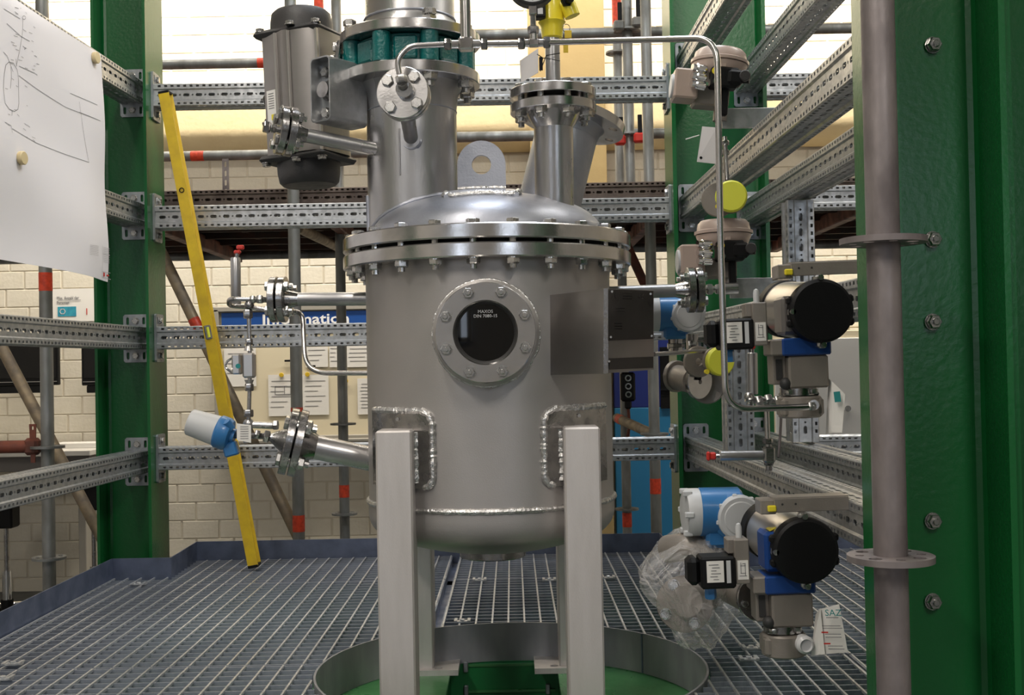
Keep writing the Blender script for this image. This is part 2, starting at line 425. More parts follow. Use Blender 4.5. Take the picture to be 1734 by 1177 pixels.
struct(MB().box((5.85, 1, 2.5), (.2, 15, 5)).build('wall_right', 'wallp'), 'plain right hall wall')
struct(MB().box((.4, -6.4, 2.5), (11, .2, 5)).build('wall_front', 'walld'), 'plain hall wall behind the viewer')
for i, (x, z, w_, h) in enumerate(((-.86, 1.93, .20, .34), (-3.2, 2.6, 1.4, 1.6), (2.8, 2.6, 1.6, 1.6))):
    f = thing('window_%d' % (i + 1), 'daylit hall window with grey frame', None, (x, -6.28, z)); f['kind'] = 'structure'
    MB().box((x, -6.27, z), (w_, .03, h)).build('pane', 'day', f)
    b = MB()
    for sx in (-1, 0, 1): b.box((x + sx * w_ / 2, -6.25, z), (.04, .05, h + .04))
    for sz in (-1, 1): b.box((x, -6.25, z + sz * h / 2), (w_, .05, .04))
    b.build('window_frame', 'frame', f)

# cream concrete downstand beam and the ochre pillar
b = MB(); pr = []
for i in range(9):
    t = PI / 2 * i / 8; pr.append((-.22 * math.sin(t), .16 - .16 * math.cos(t)))
poly = [(0, .44), (0, 0)] + [(p[0], p[1]) for p in pr[1:]] + [(-.22, .44)]
mt = Matrix(((0, 0, 1, -5), (1, 0, 0, 7.98), (0, 1, 0, 2.98), (0, 0, 0, 1)))
b.prism(poly[::-1], mt, 10.9); struct(b.build('trim_1', 'beam', None, ang=25), 'cream yellow beam with rounded lower edge across the back wall')
p0 = at(905, 600, 7.7); p1 = at(1034, 600, 7.7)
struct(MB().box(((p0.x + p1.x) / 2, 7.88, 2.5), (p1.x - p0.x, .36, 5), ch=.006).build('trim_2', 'ycol'), 'ochre yellow pillar standing before the back wall')

# blue door right of the pillar
d = thing('locker', 'two-tone blue steel locker beside the ochre pillar', 'locker', (at(1090, 900, 7.95).x, 7.93, 0))
x0, x1 = at(1040, 700, 7.9).x, at(1290, 700, 7.9).x; zt = at(1080, 690, 7.9).z
MB().box(((x0 + x1) / 2, 7.93, zt / 2), (x1 - x0, .09, zt), ch=.004).build('lower_panel', 'doorb', d)
MB().box(((x0 + x1) / 2, 7.93, zt + .25), (x1 - x0, .09, .5), ch=.004).build('upper_panel', 'doord', d)
x2 = at(1120, 700, 7.85).x
MB().box((x2 + .15, 7.88, zt + .2), (.3, .02, .42)).build('vent_window', 'screen', d)

# ================================================================== GREEN STEEL COLUMNS (I sections, web across)
def i_column(name, label, x0, x1, y0, y1, zt, ft=.010, wt=.0065, z0=0):
    t = thing(name, label, 'column', ((x0 + x1) / 2, (y0 + y1) / 2, z0))
    poly = []
    ym = (y0 + y1) / 2; xm = (x0 + x1) / 2; r = .012
    hx = (x1 - x0) / 2; hy = (y1 - y0) / 2
    # H outline, flanges at +-x
    poly = [(-hx, -hy), (-hx + ft, -hy), (-hx + ft, -wt / 2 - r), (-hx + ft + r * .3, -wt / 2 - r * .3), (-hx + ft + r, -wt / 2), (hx - ft - r, -wt / 2), (hx - ft - r * .3, -wt / 2 - r * .3), (hx - ft, -wt / 2 - r), (hx - ft, -hy), (hx, -hy),
            (hx, hy), (hx - ft, hy), (hx - ft, wt / 2 + r), (hx - ft - r * .3, wt / 2 + r * .3), (hx - ft - r, wt / 2), (-hx + ft + r, wt / 2), (-hx + ft + r * .3, wt / 2 + r * .3), (-hx + ft, wt / 2 + r), (-hx + ft, hy), (-hx, hy)]
    MB().prism(poly, Matrix.Translation((xm, ym, z0)), zt - z0).build('column_shaft', 'green', t, ang=20)
    MB().box((xm, ym, z0 + .01), (x1 - x0 + .08, y1 - y0 + .08, .02), ch=.002).build('base_plate', 'green', t)
    return t
LX1 = at(253, 600, 4.0).x; LX0 = LX1 - .19
colL = i_column('steel_column', 'green steel column left of the vessel with the yellow spirit level leaning on it', LX0, LX1, 4.0, 4.2, 4.9)
RX0 = at(1146, 600, 4.02).x; RX1 = RX0 + .335
colR = i_column('steel_column', 'green steel column behind the right-hand valves', RX0, RX1, 4.02, 4.22, 4.9, .014, .009)
NX0 = at(1522, 600, 1.75).x; NX1 = NX0 + .174
colN = i_column('steel_column', 'big green steel column nearest the viewer behind the thick scaffold tube', NX0, NX1, 1.75, 1.95, 4.9)
i_column('steel_column', 'narrow strip of a second green steel column at the right picture edge', NX1 + .002, NX1 + .19, 1.76, 1.96, 4.9)
i_column('steel_column', 'green steel column beyond the picture where the plan-bearing rails end', -1.66, -1.47, 1.6, 1.8, 4.9)
# studs showing on the near column's web, over a thin stiffener plate
for i, py in enumerate((75, 405, 545, 883, 1020)):
    p = at(1581, py, 1.84)
    piece(colN, 'bolt', bolt_mesh('stud', .0062, 0), frame((p.x, 1.8465, p.z), (.15, -1, 0)))

# ================================================================== PERFORATED RAILS
def rail_mesh_raw(L_, sz=.08):
    h = sz / 2; b = MB(); cell = .045; n = max(1, int(L_ / cell)); pad = (L_ - n * cell) / 2
    rec = .005; rimd = .0025
    for side in range(4):
        rot = Matrix.Rotation(side * PI / 2, 4, 'X')
        def P(u, v, w): return rot @ V3((u, v, h + w))
        def quad(u0, v0, w0, u1, v1, w1):
            b.add([P(u0, v0, w0), P(u1, v0, w0), P(u1, v1, w1), P(u0, v1, w1)], [(0, 1, 2, 3)])
        def octhole(u0, u1, v0, v1, cu, hu, hv, w):
            k = min(hu, hv) * .6
            o8 = [(cu + hu, hv - k), (cu + hu - k, hv), (cu - hu + k, hv), (cu - hu, hv - k), (cu - hu, -hv + k), (cu - hu + k, -hv), (cu + hu - k, -hv), (cu + hu, -hv + k)]
            vm = (v0 + v1) / 2
            pts = [P(a, vm + c, w) for a, c in o8]; cs = [P(u1, v1, w), P(u0, v1, w), P(u0, v0, w), P(u1, v0, w)]
            low = [P(a, vm + c, w - rimd) for a, c in o8]
            b.add(pts + cs + low, [(8, 1, 0), (8, 9, 2, 1), (9, 3, 2), (9, 10, 4, 3), (10, 5, 4), (10, 11, 6, 5), (11, 7, 6), (11, 8, 0, 7)] + [(i, (i + 1) % 8, 12 + (i + 1) % 8, 12 + i) for i in range(8)])
        s_ = .004 / .04 * h
        k = h / .04
        # long solid strips
        for sg in (-1, 1):
            e = lambda a: sg * a * k
            def strip(a, wa, c, wc):
                va, vc = e(a), e(c)
                if sg > 0: quad(0, va, wa, L_, vc, wc)
                else: quad(0, vc, wc, L_, va, wa)
            strip(.0345, 0, .0375, 0)
            strip(.0215, 0, .0275, 0)
            strip(.0175, -rec, .0215, 0)
            strip(.0075, -rec, .0175, -rec)
            # corner chamfer (shared once per corner)
            if sg > 0:
                b.add([P(0, .0375 * k, 0), P(L_, .0375 * k, 0), P(L_, h, -.0025 * k), P(0, h, -.0025 * k)], [(0, 1, 2, 3)])
            # notch row
            va, vc = sorted((e(.0275), e(.0345)))
            quad(0, va, 0, pad + .006, vc, 0); quad(L_ - pad - .006, va, 0, L_, vc, 0)
            for i in range(n * 2):
                u0 = pad + i * cell / 2 + .006; u1 = u0 + .0105
                if i < n * 2 - 1: quad(u1, va, 0, u0 + cell / 2, vc, 0)
                else: quad(u1, va, 0, L_ - pad - .006 + .0, vc, 0)
                b.add([P(u0, va, 0), P(u1, va, 0), P(u1, vc, 0), P(u0, vc, 0), P(u0, va, -rimd), P(u1, va, -rimd), P(u1, vc, -rimd), P(u0, vc, -rimd)], [(0, 1, 5, 4), (1, 2, 6, 5), (2, 3, 7, 6), (3, 0, 4, 7)])
        quad(0, -.0075 * k, -rec, pad, .0075 * k, -rec); quad(L_ - pad, -.0075 * k, -rec, L_, .0075 * k, -rec)
        for i in range(n):
            u = pad + i * cell
            octhole(u, u + .030, -.0075 * k, .0075 * k, u + .015, .0115, .0055, -rec)
            octhole(u + .030, u + .045, -.0075 * k, .0075 * k, u + .0375, .0032, .0032, -rec)
    return b
_rails = {}
def rail_mesh(L_):
    k = round(L_, 2)
    if k not in _rails: _rails[k] = mesh_only(rail_mesh_raw(L_), 'channel', 'galv')
    return _rails[k]
def slot(cx, cy, hw, hh):
    k = min(hw, hh) * .6
    return [(cx + hw, cy + hh - k), (cx + hw - k, cy + hh), (cx - hw + k, cy + hh), (cx - hw, cy + hh - k), (cx - hw, cy - hh + k), (cx - hw + k, cy - hh), (cx + hw - k, cy - hh), (cx + hw, cy - hh + k)]
_pb = MB(); pw, ph = .045, .085
_pb.prism([(-pw + .006, -ph), (pw - .006, -ph), (pw, -ph + .006), (pw, ph - .006), (pw - .006, ph), (-pw + .006, ph), (-pw, ph - .006), (-pw, -ph + .006)], Matrix.Identity(4), .008,
          [slot(sx * .029, sy * .062, .005, .013) for sx in (-1, 1) for sy in (-1, 1)])
PLATE = mesh_only(_pb, 'end_plate', 'galv_d')
def rail(a, b_, label, plates=(True, True), group=None, upv=(0, 0, 1)):
    a = V3(a); b_ = V3(b_); d = (b_ - a); L_ = d.length; x = d.normalized()
    t = thing('perforated_rail', label, 'rail', a, group)
    u = V3(upv); y = u.cross(x).normalized(); u = x.cross(y)
    mt = Matrix((x, y, u)).transposed().to_4x4(); mt.translation = a
    me = rail_mesh(L_); s_ = L_ / round(L_, 2)
    piece(t, 'channel', me, mt @ Matrix.Diagonal((L_ / max(v.co.x for v in me.vertices), 1, 1, 1)))
    for end, pos, dirv in ((0, a, x), (1, b_, -x)):
        if not plates[end]: continue
        yy = u.cross(dirv).normalized()
        pm = Matrix((yy, u, dirv)).transposed().to_4x4(); pm.translation = pos
        piece(t, 'end_plate', PLATE, pm)
        for s2 in (-1, 1):
            p = pos + u * .062 * s2 + dirv * .008
            piece(t, 'bolt', bolt_mesh('head', .0062, 0), frame(p, dirv))
    return t
words4 = ['topmost', 'second from the top', 'third from the top', 'lowest']
# back rails between the columns (left py at px 300, right py at px 1120)
for i, (pl, pr_) in enumerate(((164, 152), (370, 355), (573, 556), (778, 756))):
    a = at(300, pl, 4.1); b_ = at(1120, pr_, 4.12); z = (a.z + b_.z) / 2
    rail((LX1, 4.1, z), (RX0, 4.12, z), 'galvanized perforated rail joining the two back green columns, ' + words4[i], group=None)
    # continuation to the right of the right column
    if i != 2:
        rail((RX1, 4.12, z + (0.0, .03, .01, -.005)[i]), (3.2, 4.12, z + (0, .03, .01, -.005)[i]), 'galvanized perforated rail running right from the right back column, ' + ['topmost', 'middle', '', 'lowest'][i], (True, False))
# left side rails coming toward the viewer
LZ = [at(224, 159, 4.1).z, at(235, 366, 4.1).z, at(243, 573, 4.1).z, at(249, 781, 4.1).z]
LXR = at(232, 573, 4.1).x
for i, z in enumerate(LZ):
    rail((LXR, 4.097, z), (LXR - .046 * 2.45, 1.65, z), 'galvanized perforated rail running from the left green column toward the viewer, ' + words4[i])
# right side rails, two per level
XA = at(1170, 400, 4.12).x; XB = at(1268, 400, 4.12).x
rz = [at(1175, 112, 4.1).z, at(1172, 352, 4.1).z, at(1175, 556, 4.1).z, at(1184, 758, 4.1).z]
rz2 = [at(1268, 140, 4.1).z, at(1268, 365, 4.1).z, None, at(1272, 748, 4.1).z]
for i in range(4):
    rail((XA, 4.11, rz[i]), (XA + (.085 if i == 2 else .02), 1.97, rz[i]), 'perforated rail from right back column toward the viewer, inner row, ' + words4[i])
    if rz2[i]: rail((XB, 4.11, rz2[i]), (XB + .02, 1.95, rz2[i]), 'perforated rail from right back column toward the viewer, outer row, ' + ['topmost', 'middle', '', 'lowest'][i])
# uprights between side rails
rail((XB + .006, 3.44, rz2[3] + .045), (XB + .006, 3.44, rz2[1] - .045), 'upright galvanized perforated rail right of the black actuator', (False, False), upv=(0, -1, 0))
rail((XA + .006, 3.36, rz[3] + .045), (XA + .006, 3.36, rz[2] - .045), 'upright galvanized perforated rail behind the yellow capped flanges', (False, False), upv=(0, -1, 0))

# ================================================================== PLATFORM: grating, toe plates, ring, green deck
ZG = .80; CX, CY, CR = -.016, 2.68, .452
ub = MB(); ub.box((0, 0, 0), (1, .0045, .03)); BARM = mesh_only(ub, 'bearing_bar', 'grat', False)
ub = MB(); ub.box((0, 0, 0), (.0048, 1, .006)); RODM = mesh_only(ub, 'cross_rod', 'rod', False)
def cut_segments(a, b_, c, half, lo_excl):
    """interval [a,b] minus circle chord"""
    if abs(half) >= lo_excl: return [(a, b_)]
    k = math.sqrt(lo_excl ** 2 - half ** 2); out = []
    if c - k > a: out.append((a, min(b_, c - k)))
    if c + k < b_: out.append((max(a, c + k), b_))
    return [s for s in out if s[1] - s[0] > .01]
cols = [(-1.37, -.235), (-.205, .775), (.785, 1.6)]
rows = [(1.75, 2.735), (2.745, 3.795), (3.805, 4.27)]
posw = {0: 'left', 1: 'middle', 2: 'right'}; roww = {0: 'front', 1: 'centre', 2: 'rear'}
for ci, (xa, xb) in enumerate(cols):
    for ri, (ya, yb) in enumerate(rows):
        nearby = 'left of the vessel legs' if ci == 0 else ('beneath and behind the vessel' if ci == 1 else 'under the right-hand valves')
        t = thing('floor_grating', 'galvanized steel floor grating panel %s, %s row' % (nearby, roww[ri]), 'grating', ((xa + xb) / 2, (ya + yb) / 2, ZG))
        n = int((yb - ya - .01) / .040); step = (yb - ya - .006) / n
        def notch(y): # left notch around the column, right notch
            A, B = xa, xb
            if ri == 2 and y > 3.94:
                if ci == 0: A = max(A, -1.185)
            return A, B
        for i in range(n + 1):
            y = ya + .003 + i * step; A, B = notch(y)
            segs = cut_segments(A, B, CX, y - CY, CR + .004)
            if ri == 2 and y > 3.94 and ci in (1, 2):
                segs = [s for q in segs for s in ((q[0], min(q[1], RX0 - .03)), (max(q[0], RX1 + .03), q[1])) if s[1] - s[0] > .01]
            for s in segs:
                mt = Matrix.Translation(((s[0] + s[1]) / 2, y, ZG - .0155)) @ Matrix.Diagonal((s[1] - s[0], 1, 1, 1))
                piece(t, 'bearing_bar', BARM, mt)
        n = int((xb - xa - .01) / .044); step = (xb - xa - .008) / n
        for i in range(n + 1):
            x = xa + .004 + i * step
            A, B = ya, yb
            if ri == 2:
                if ci == 0 and x < -1.185: B = 3.94
                if RX0 - .03 < x < RX1 + .03: B = 3.94
            for s in cut_segments(A, B, CY, x - CX, CR + .004):
                piece(t, 'cross_rod', RODM, Matrix.Translation((x, (s[0] + s[1]) / 2, ZG - .001)) @ Matrix.Diagonal((1, s[1] - s[0], 1, 1)))
        # panel side bands
        bnd = MB()
        def band(p, q):
            p = V3(p); q = V3(q); d_ = q - p; bnd = MB()
            if abs(d_.x) > abs(d_.y): bnd.box((p + q) / 2, (abs(d_.x), .004, .03))
            else: bnd.box((p + q) / 2, (.004, abs(d_.y), .03))
            bnd.build('side_band', 'grat', t, False)
        for x in (xa, xb):
            yy = 3.94 if (ri == 2 and (x < -1.185 or (RX0 - .03 < x < RX1 + .03))) else yb
            for s in cut_segments(ya, yy, CY, x - CX, CR + .004): band((x, s[0], ZG - .015), (x, s[1], ZG - .015))
        # clips at the seams
# bright clamp clips
cb = MB(); cb.box((0, 0, 0), (.044, .018, .004)); [cb.box((x_, 0, .004), (.008, .034, .004)) for x_ in (-.018, .018)]; cb.hex((0, 0, .002), (0, 0, 1), .012, .005)
clip_me = mesh_only(cb, 'grating_clip', 'rod', False)
for i, (px, py, where) in enumerate([(812, 983, 'between the vessel legs, left one'), (930, 983, 'between the vessel legs, right one'), (1030, 979, 'just right of the right rear vessel leg'), (235, 990, 'near the left green column, front one'), (275, 975, 'near the left green column, rear one'),
                              (1272, 1098, 'beside the plastic bag, rear one'), (1268, 1117, 'beside the plastic bag, front one'), (22, 1125, 'at the front left, rear one'), (5, 1150, 'at the front left, front one'), (783, 1053, 'close to the curb ring')]):
    hz = 618.5 + (867 - px) * .019; Y = .70 * F / (py - hz); p = at(px, py, Y)
    o = bpy.data.objects.new('saddle_clip', clip_me); COL.objects.link(o); o.location = (p.x, p.y, ZG + .004)
    tag(o, 'small bright saddle clip on the floor grating, ' + where, 'clip', 'saddle clips on the grating')
MB().box((-.22, 3.70, ZG - .034), (.09, 1.15, .006)).build('seam_strip', 'kick', bpy.data.objects['floor_grating.004'], False)
# toe plates (one folded run)
t = thing('toe_plate', 'blue-grey galvanized toe plate running along the left and rear platform edge', 'toe plate', (-1.38, 3, ZG))
pts = [(-1.385, 1.7), (-1.375, 3.93), (-1.175, 3.93), (-1.185, 4.285), (RX0 - .04, 4.285), (RX0 - .04, 3.955), (RX1 + .04, 3.955), (RX1 + .04, 4.285), (1.62, 4.285)]
for i in range(len(pts) - 1):
    a = V3(pts[i] + (0,)); b_ = V3(pts[i + 1] + (0,)); d_ = b_ - a; ang = math.atan2(d_.y, d_.x)
    mt = Matrix.Translation((a + b_) / 2 + V3((0, 0, ZG + .018))) @ Matrix.Rotation(ang, 4, 'Z')
    MB().box((0, 0, 0), (d_.length + .004, .004, .10), mt).build('plate_strip', 'kick', t, False)
# curb ring
t = thing('curb_ring', 'round galvanized steel curb around the floor opening under the vessel', 'curb', (CX, CY, ZG))
MB().lathe([(CR - .005, -.098), (CR, -.098), (CR, .004), (CR - .005, .004)], (CX, CY, ZG), (0, 0, 1), 96, closed=True).build('ring_band', 'ring', t)
for a_ in (.72, 2.2):
    p = V3((CX + math.cos(a_) * (CR - .006), CY + math.sin(a_) * (CR - .006), ZG - .047))
    mt = Matrix.Translation(p) @ Matrix.Rotation(a_, 4, 'Z'); MB().box((0, 0, 0), (.002, .004, .100), mt).build('joint_seam', 'kick', t, False)
# green support deck below
ZD = .700
t = thing('support_frame', 'green painted steel frame and deck plates carrying the vessel below the grating', 'frame', (CX, 2.9, 0))
gl, gr = at(762, 1150, 3.0).x, at(945, 1150, 3.0).x
MB().box(((gl - 1.0) / 2 - .0, 2.75, ZD - .006), (gl + 1.0, 1.9, .012), ch=.001).build('deck_plate', 'green2', t)
MB().box(((gr + 1.2) / 2, 2.75, ZD - .006), (1.2 - gr, 1.9, .012), ch=.001).build('deck_plate', 'green2', t)
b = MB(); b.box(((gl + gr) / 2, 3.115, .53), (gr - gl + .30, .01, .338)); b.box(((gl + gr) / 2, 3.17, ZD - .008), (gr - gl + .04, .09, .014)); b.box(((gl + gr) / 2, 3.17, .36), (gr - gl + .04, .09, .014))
b.build('cross_beam', 'green_lit', t, False)  # its lighter green is painted-in light, the opening leaves it dark
for x in (gl - .01, gr + .01):
    b = MB(); b.box((x, 2.75, .50), (.012, 1.9, .34)); b.box((x, 2.75, .335), (.12, 1.9, .014)); b.build('side_beam', 'green', t, False)
xl, xr = at(785, 1140, 3.1).x, at(940, 1140, 3.1).x
for x in (xl + .006, xr - .02):
    for z in (at(800, 1130, 3.1).z, at(800, 1170, 3.1).z): MB().box((x, 3.105, z), (.012, .012, .028), ch=.002).build('bracket_clip', 'galv_d', t)
b = MB(); b.box(((xl + xr) / 2, 3.108, at(860, 1127, 3.1).z), (xr - xl, .006, .006)); b.box(((xl + xr) / 2, 3.108, at(860, 1171, 3.1).z), (xr - xl, .012, .006)); b.build('panel_edge', 'green2', t, False)
for x in (-.9, 1.1):
    for y in (1.9, 3.6): MB().box((x, y, (ZD - .012) / 2), (.10, .10, ZD - .012), ch=.004).build('post', 'green', t)
# platform carrying beams
for k, y in enumerate((1.9, 3.9)):
    tag(MB().box((.1, y, ZG - .031 - .06), (3.1, .08, .12), ch=.004).build('platform_beam', 'green', None), 'green beam below the grating, %s one' % ('front', 'rear')[k], 'beam')
# ================================================================== PRESSURE VESSEL
VX, VY = -.056, 2.8; R = .295
v = thing('pressure_vessel', 'large stainless steel pressure vessel on four legs with bolted domed lid and sight glass', 'vessel', (VX, VY, .70))
Z = lambda dz: CAMZ + dz
# shell with bottom dish
prof = [(R - .02, .25), (R, .25), (R, -.300), (R + .001, -.318), (R + .0015, -.34)]
for i in range(1, 9):   # knuckle
    t_ = i / 8 * math.radians(62); prof.append((R - .06 + .0615 * math.cos(t_), -.345 - .06 * math.sin(t_)))
r0, z0 = prof[-1]; RR = r0 / math.sin(math.radians(28))
for i in range(1, 9):
    a_ = math.radians(28) * (1 - i / 8); prof.append((max(.0001, RR * math.sin(a_)), z0 - (RR * math.cos(a_) - RR * math.cos(math.radians(28))) * .75))
MB().lathe([(p[0], p[1]) for p in prof], (VX, VY, CAMZ), (0, 0, 1), 128, cap=False).build('shell', 'shell', v)
zb = prof[-1][1]
b = MB(); b.lathe([(.078, zb - .014), (.080, zb - .012), (.080, zb + .03)], (VX, VY, CAMZ), (0, 0, 1), 48); b.build('drain_nozzle', 'steel_d', v)
# circumferential weld
b = MB(); b.tube([(VX + (R + .001) * math.cos(2 * PI * i / 160), VY + (R + .001) * math.sin(2 * PI * i / 160), Z(-.317)) for i in range(161)], .0068, 8, noise=.14)
b.build('seam_weld', 'weld', v)
# flanges
FR = .3475
MB().ring((VX, VY, Z(.234)), (0, 0, 1), FR, R - .005, .032, 128, .003).build('shell_flange', 'steel', v)
MB().ring((VX, VY, Z(.2745)), (0, 0, 1), FR, R - .06, .033, 128, .003).build('lid_flange', 'steel', v)
MB().cyl((VX, VY, Z(.264)), (VX, VY, Z(.2765)), FR - .04, n=96).build('lid_gasket', 'black', v)
bolt_circle(v, 'through', (VX, VY, Z(.3075)), (0, 0, 1), FR - .020, 24, .0078, .0735, PI / 24 + .06)
# dome
dp = []
for i in range(25):
    t_ = i / 24 * PI / 2; dp.append((.285 * math.cos(t_) ** (.80) if i < 24 else .0001, .300 + .112 * math.sin(t_) ** .9))
MB().lathe(dp, (VX, VY, CAMZ), (0, 0, 1), 96).build('lid_dome', 'dome', v)
# lifting lug
lug = at(816, 322, 2.66)
b = MB(); lw = .056; zc = at(816, 279, 2.66).z - lug.z; poly = [(-lw, -.02), (lw, -.02), (lw, zc - .0)]
for i in range(1, 16): poly.append((lw * math.cos(PI * i / 16), zc + lw * math.sin(PI * i / 16)))
poly.append((-lw, zc))
hole = [(.0225 * math.cos(2 * PI * i / 24), zc + .0225 * math.sin(2 * PI * i / 24)) for i in range(24)]
mt = wallmt((lug.x, 2.672, lug.z)); mt = mt @ Matrix.Identity(4)
b.prism(poly, mt, .014, [hole]); b.build('lifting_lug', 'dome', v)
# lug reinforcing pad with weld
def dome_z(r):
    best = .30
    for (ra, za), (rb, zb_) in zip(dp, dp[1:]):
        if rb <= r <= ra: return za + (zb_ - za) * (ra - r) / max(1e-6, ra - rb)
    return dp[-1][1]
def on_dome(x, y, off=0): return V3((x, y, CAMZ + dome_z(math.hypot(x - VX, y - VY)) + off))
x0, x1 = lug.x - .085, lug.x + .085; y0, y1 = 2.60, 2.73
b = MB(); nx = 12
vs = []; 
for j in range(5):
    for i in range(nx + 1):
        x = x0 + (x1 - x0) * i / nx; y = y0 + (y1 - y0) * j / 4; vs.append(on_dome(x, y, .008))
k = len(vs); vs += [p - V3((0, 0, .02)) for p in vs]
fs = [(j * (nx + 1) + i, j * (nx + 1) + i + 1, (j + 1) * (nx + 1) + i + 1, (j + 1) * (nx + 1) + i) for j in range(4) for i in range(nx)]
fs += [(i + 1, i, i + k, i + 1 + k) for i in range(nx)]
fs += [(j * (nx + 1) + e, (j + 1) * (nx + 1) + e, (j + 1) * (nx + 1) + e + k, j * (nx + 1) + e + k) for j in range(4) for e in (0, nx)]
b.add(vs, fs); b.build('lug_pad', 'dome', v)
b = MB(); loop = [(x0, y1), (x0, y0 + .02), (x0 + .02, y0), (x1 - .02, y0), (x1, y0 + .02), (x1, y1)]
pp = []
for (xa, ya), (xb_, yb_) in zip(loop, loop[1:]):
    for q in range(14): t_ = q / 14; x = xa + (xb_ - xa) * t_; y = ya + (yb_ - ya) * t_; pp.append(on_dome(x, y, .003))
b.tube(pp, .007, 8, noise=.2)
b.tube([V3((lug.x - .056 + .112 * q / 24, 2.655, on_dome(lug.x - .056 + .112 * q / 24, 2.655).z + .009)) for q in range(25)], .005, 8, noise=.2)
b.build('lug_weld', 'weld', v)
# big neck
NXc = at(697, 200, 2.8).x; NY = 2.8; NR = .1095
zl = at(695, 100, 2.64).z  # top of lower valve flange
MB().lathe([(NR, 1.78), (NR, zl - .085)], (NXc, NY, 0), (0, 0, 1), 72, cap=False).build('neck_pipe', 'pipe', v)
MB().lathe([(NR, zl - .09), (NR + .004, zl - .05), (NR + .018, zl - .026)], (NXc, NY, 0), (0, 0, 1), 72, cap=False).build('neck_weld_collar', 'pipe', v)
MB().ring((NXc, NY, zl - .027), (0, 0, 1), .168, .09, .027, 80, .002).build('neck_flange', 'steel', v)
b = MB(); b.tube([(NXc + .001 + (NR + .001) * math.cos(t_), NY + (NR + .001) * math.sin(t_), on_dome(NXc + NR * math.cos(t_), NY + NR * math.sin(t_)).z + .003) for t_ in [2 * PI * q / 80 for q in range(81)]], .005, 8, noise=.2)
b.build('neck_weld', 'dome', v); b = MB(); b.tube([(NXc + (NR + .0) * math.cos(2 * PI * q / 80), NY + NR * math.sin(2 * PI * q / 80), zl - .09) for q in range(81)], .0018, 6)
b.build('neck_weld', 'dome', v)
# longitudinal seam marks of the neck
MB().cyl((NXc - .02, NY - NR * .984, 1.95), (NXc - .02, NY - NR * .984, 2.06), .0022, n=6).build('neck_seam', 'pipe', v)
# legs with pads
def leg(sx, sy):
    yc = VY + sy * .268; xc = VX + sx * .203; zt = 1.364
    MB().box((xc, yc, (zt + .70) / 2), (.078, .104, zt - .70), ch=.004).build('leg', 'leg', v)
    pz0, pz1 = (1.232, 1.402)
    # pad wraps the shell
    a_in = math.asin(.122 / R); a_out = math.asin(.262 / R); n = 10; vs = []
    for rr in (R - .002, R + .009):
        for z in (pz0, pz0 + .02, pz1 - .02, pz1):
            for i in range(n + 1):
                inset = .02 / R if z in (pz0, pz1) else 0
                a_ = (a_in + inset) + (a_out - a_in - inset) * i / n
                vs.append(V3((VX + sx * rr * math.sin(a_), VY + sy * rr * math.cos(a_), z)))
    fs = []; q = n + 1; k = 4 * q
    for j in range(3):
        for i in range(n): a = k + j * q + i; fs.append((a, a + 1, a + q + 1, a + q))
    for i in range(n): fs.append((k + i, i, i + 1, k + i + 1)); fs.append((3 * q + i, k + 3 * q + i, k + 3 * q + i + 1, 3 * q + i + 1))
    for j in range(3): a = j * q; fs.append((a, a + k, a + k + q, a + q)); a = j * q + n; fs.append((a, a + q, a + k + q, a + k))
    MB().add(vs, fs).build('leg_pad', 'steel_d', v)
    if sy < 0:
        b = MB(); P = lambda a_, z, rr=R + .004: V3((VX + sx * rr * math.sin(a_), VY + sy * rr * math.cos(a_), z))
        path = []
        ks = [(a_out, pz1 + .001), (a_in + .08, pz1 + .001), (a_in + .02, pz1 - .008), (a_in - .005, pz1 - .024), (a_in - .005, pz0 + .022), (a_in + .02, pz0 + .008), (a_in + .09, pz0)]
        for (aa, za), (ab, zb_) in zip(ks, ks[1:]):
            m_ = max(2, int(math.hypot((ab - aa) * R, zb_ - za) / .004))
            for qq in range(m_): t_ = qq / m_; path.append(P(aa + (ab - aa) * t_, za + (zb_ - za) * t_))
        b.tube(path, .0078, 8, noise=.18)
        xi = xc - sx * .041; dy = math.sqrt(R * R - (xi - VX) ** 2)
        b.tube([(xi, VY + sy * (dy + .008), z) for z in [1.245 + .112 * q_ / 28 for q_ in range(29)]], .0095, 8, noise=.22)
        b.build('leg_weld', 'weld', v)
        MB().cyl((xc - sx * .00, VY + sy * .222, 1.385), (xc, VY + sy * .232, 1.385), .004, n=12).build('vent_plug', 'bolt', v)
    else:
        pass
    b = MB(); poly = [(-.075, -.045), (-.045, -.075), (.075, -.075), (.075, .055), (.045, .075), (-.075, .075)]
    if sx > 0: poly = [(-x, y) for x, y in poly][::-1]
    hole = [(.011 * math.cos(2 * PI * i / 16) + (-sx) * .052, .011 * math.sin(2 * PI * i / 16) - .05 * 1) for i in range(16)]
    b.prism([(x * 1.12 - sx * .02, y) for x, y in poly], Matrix.Translation((xc, yc, ZD)), .014, [hole]); b.build('foot_plate', 'leg', v)
for sx in (-1, 1):
    for sy in (-1, 1): leg(sx, sy)
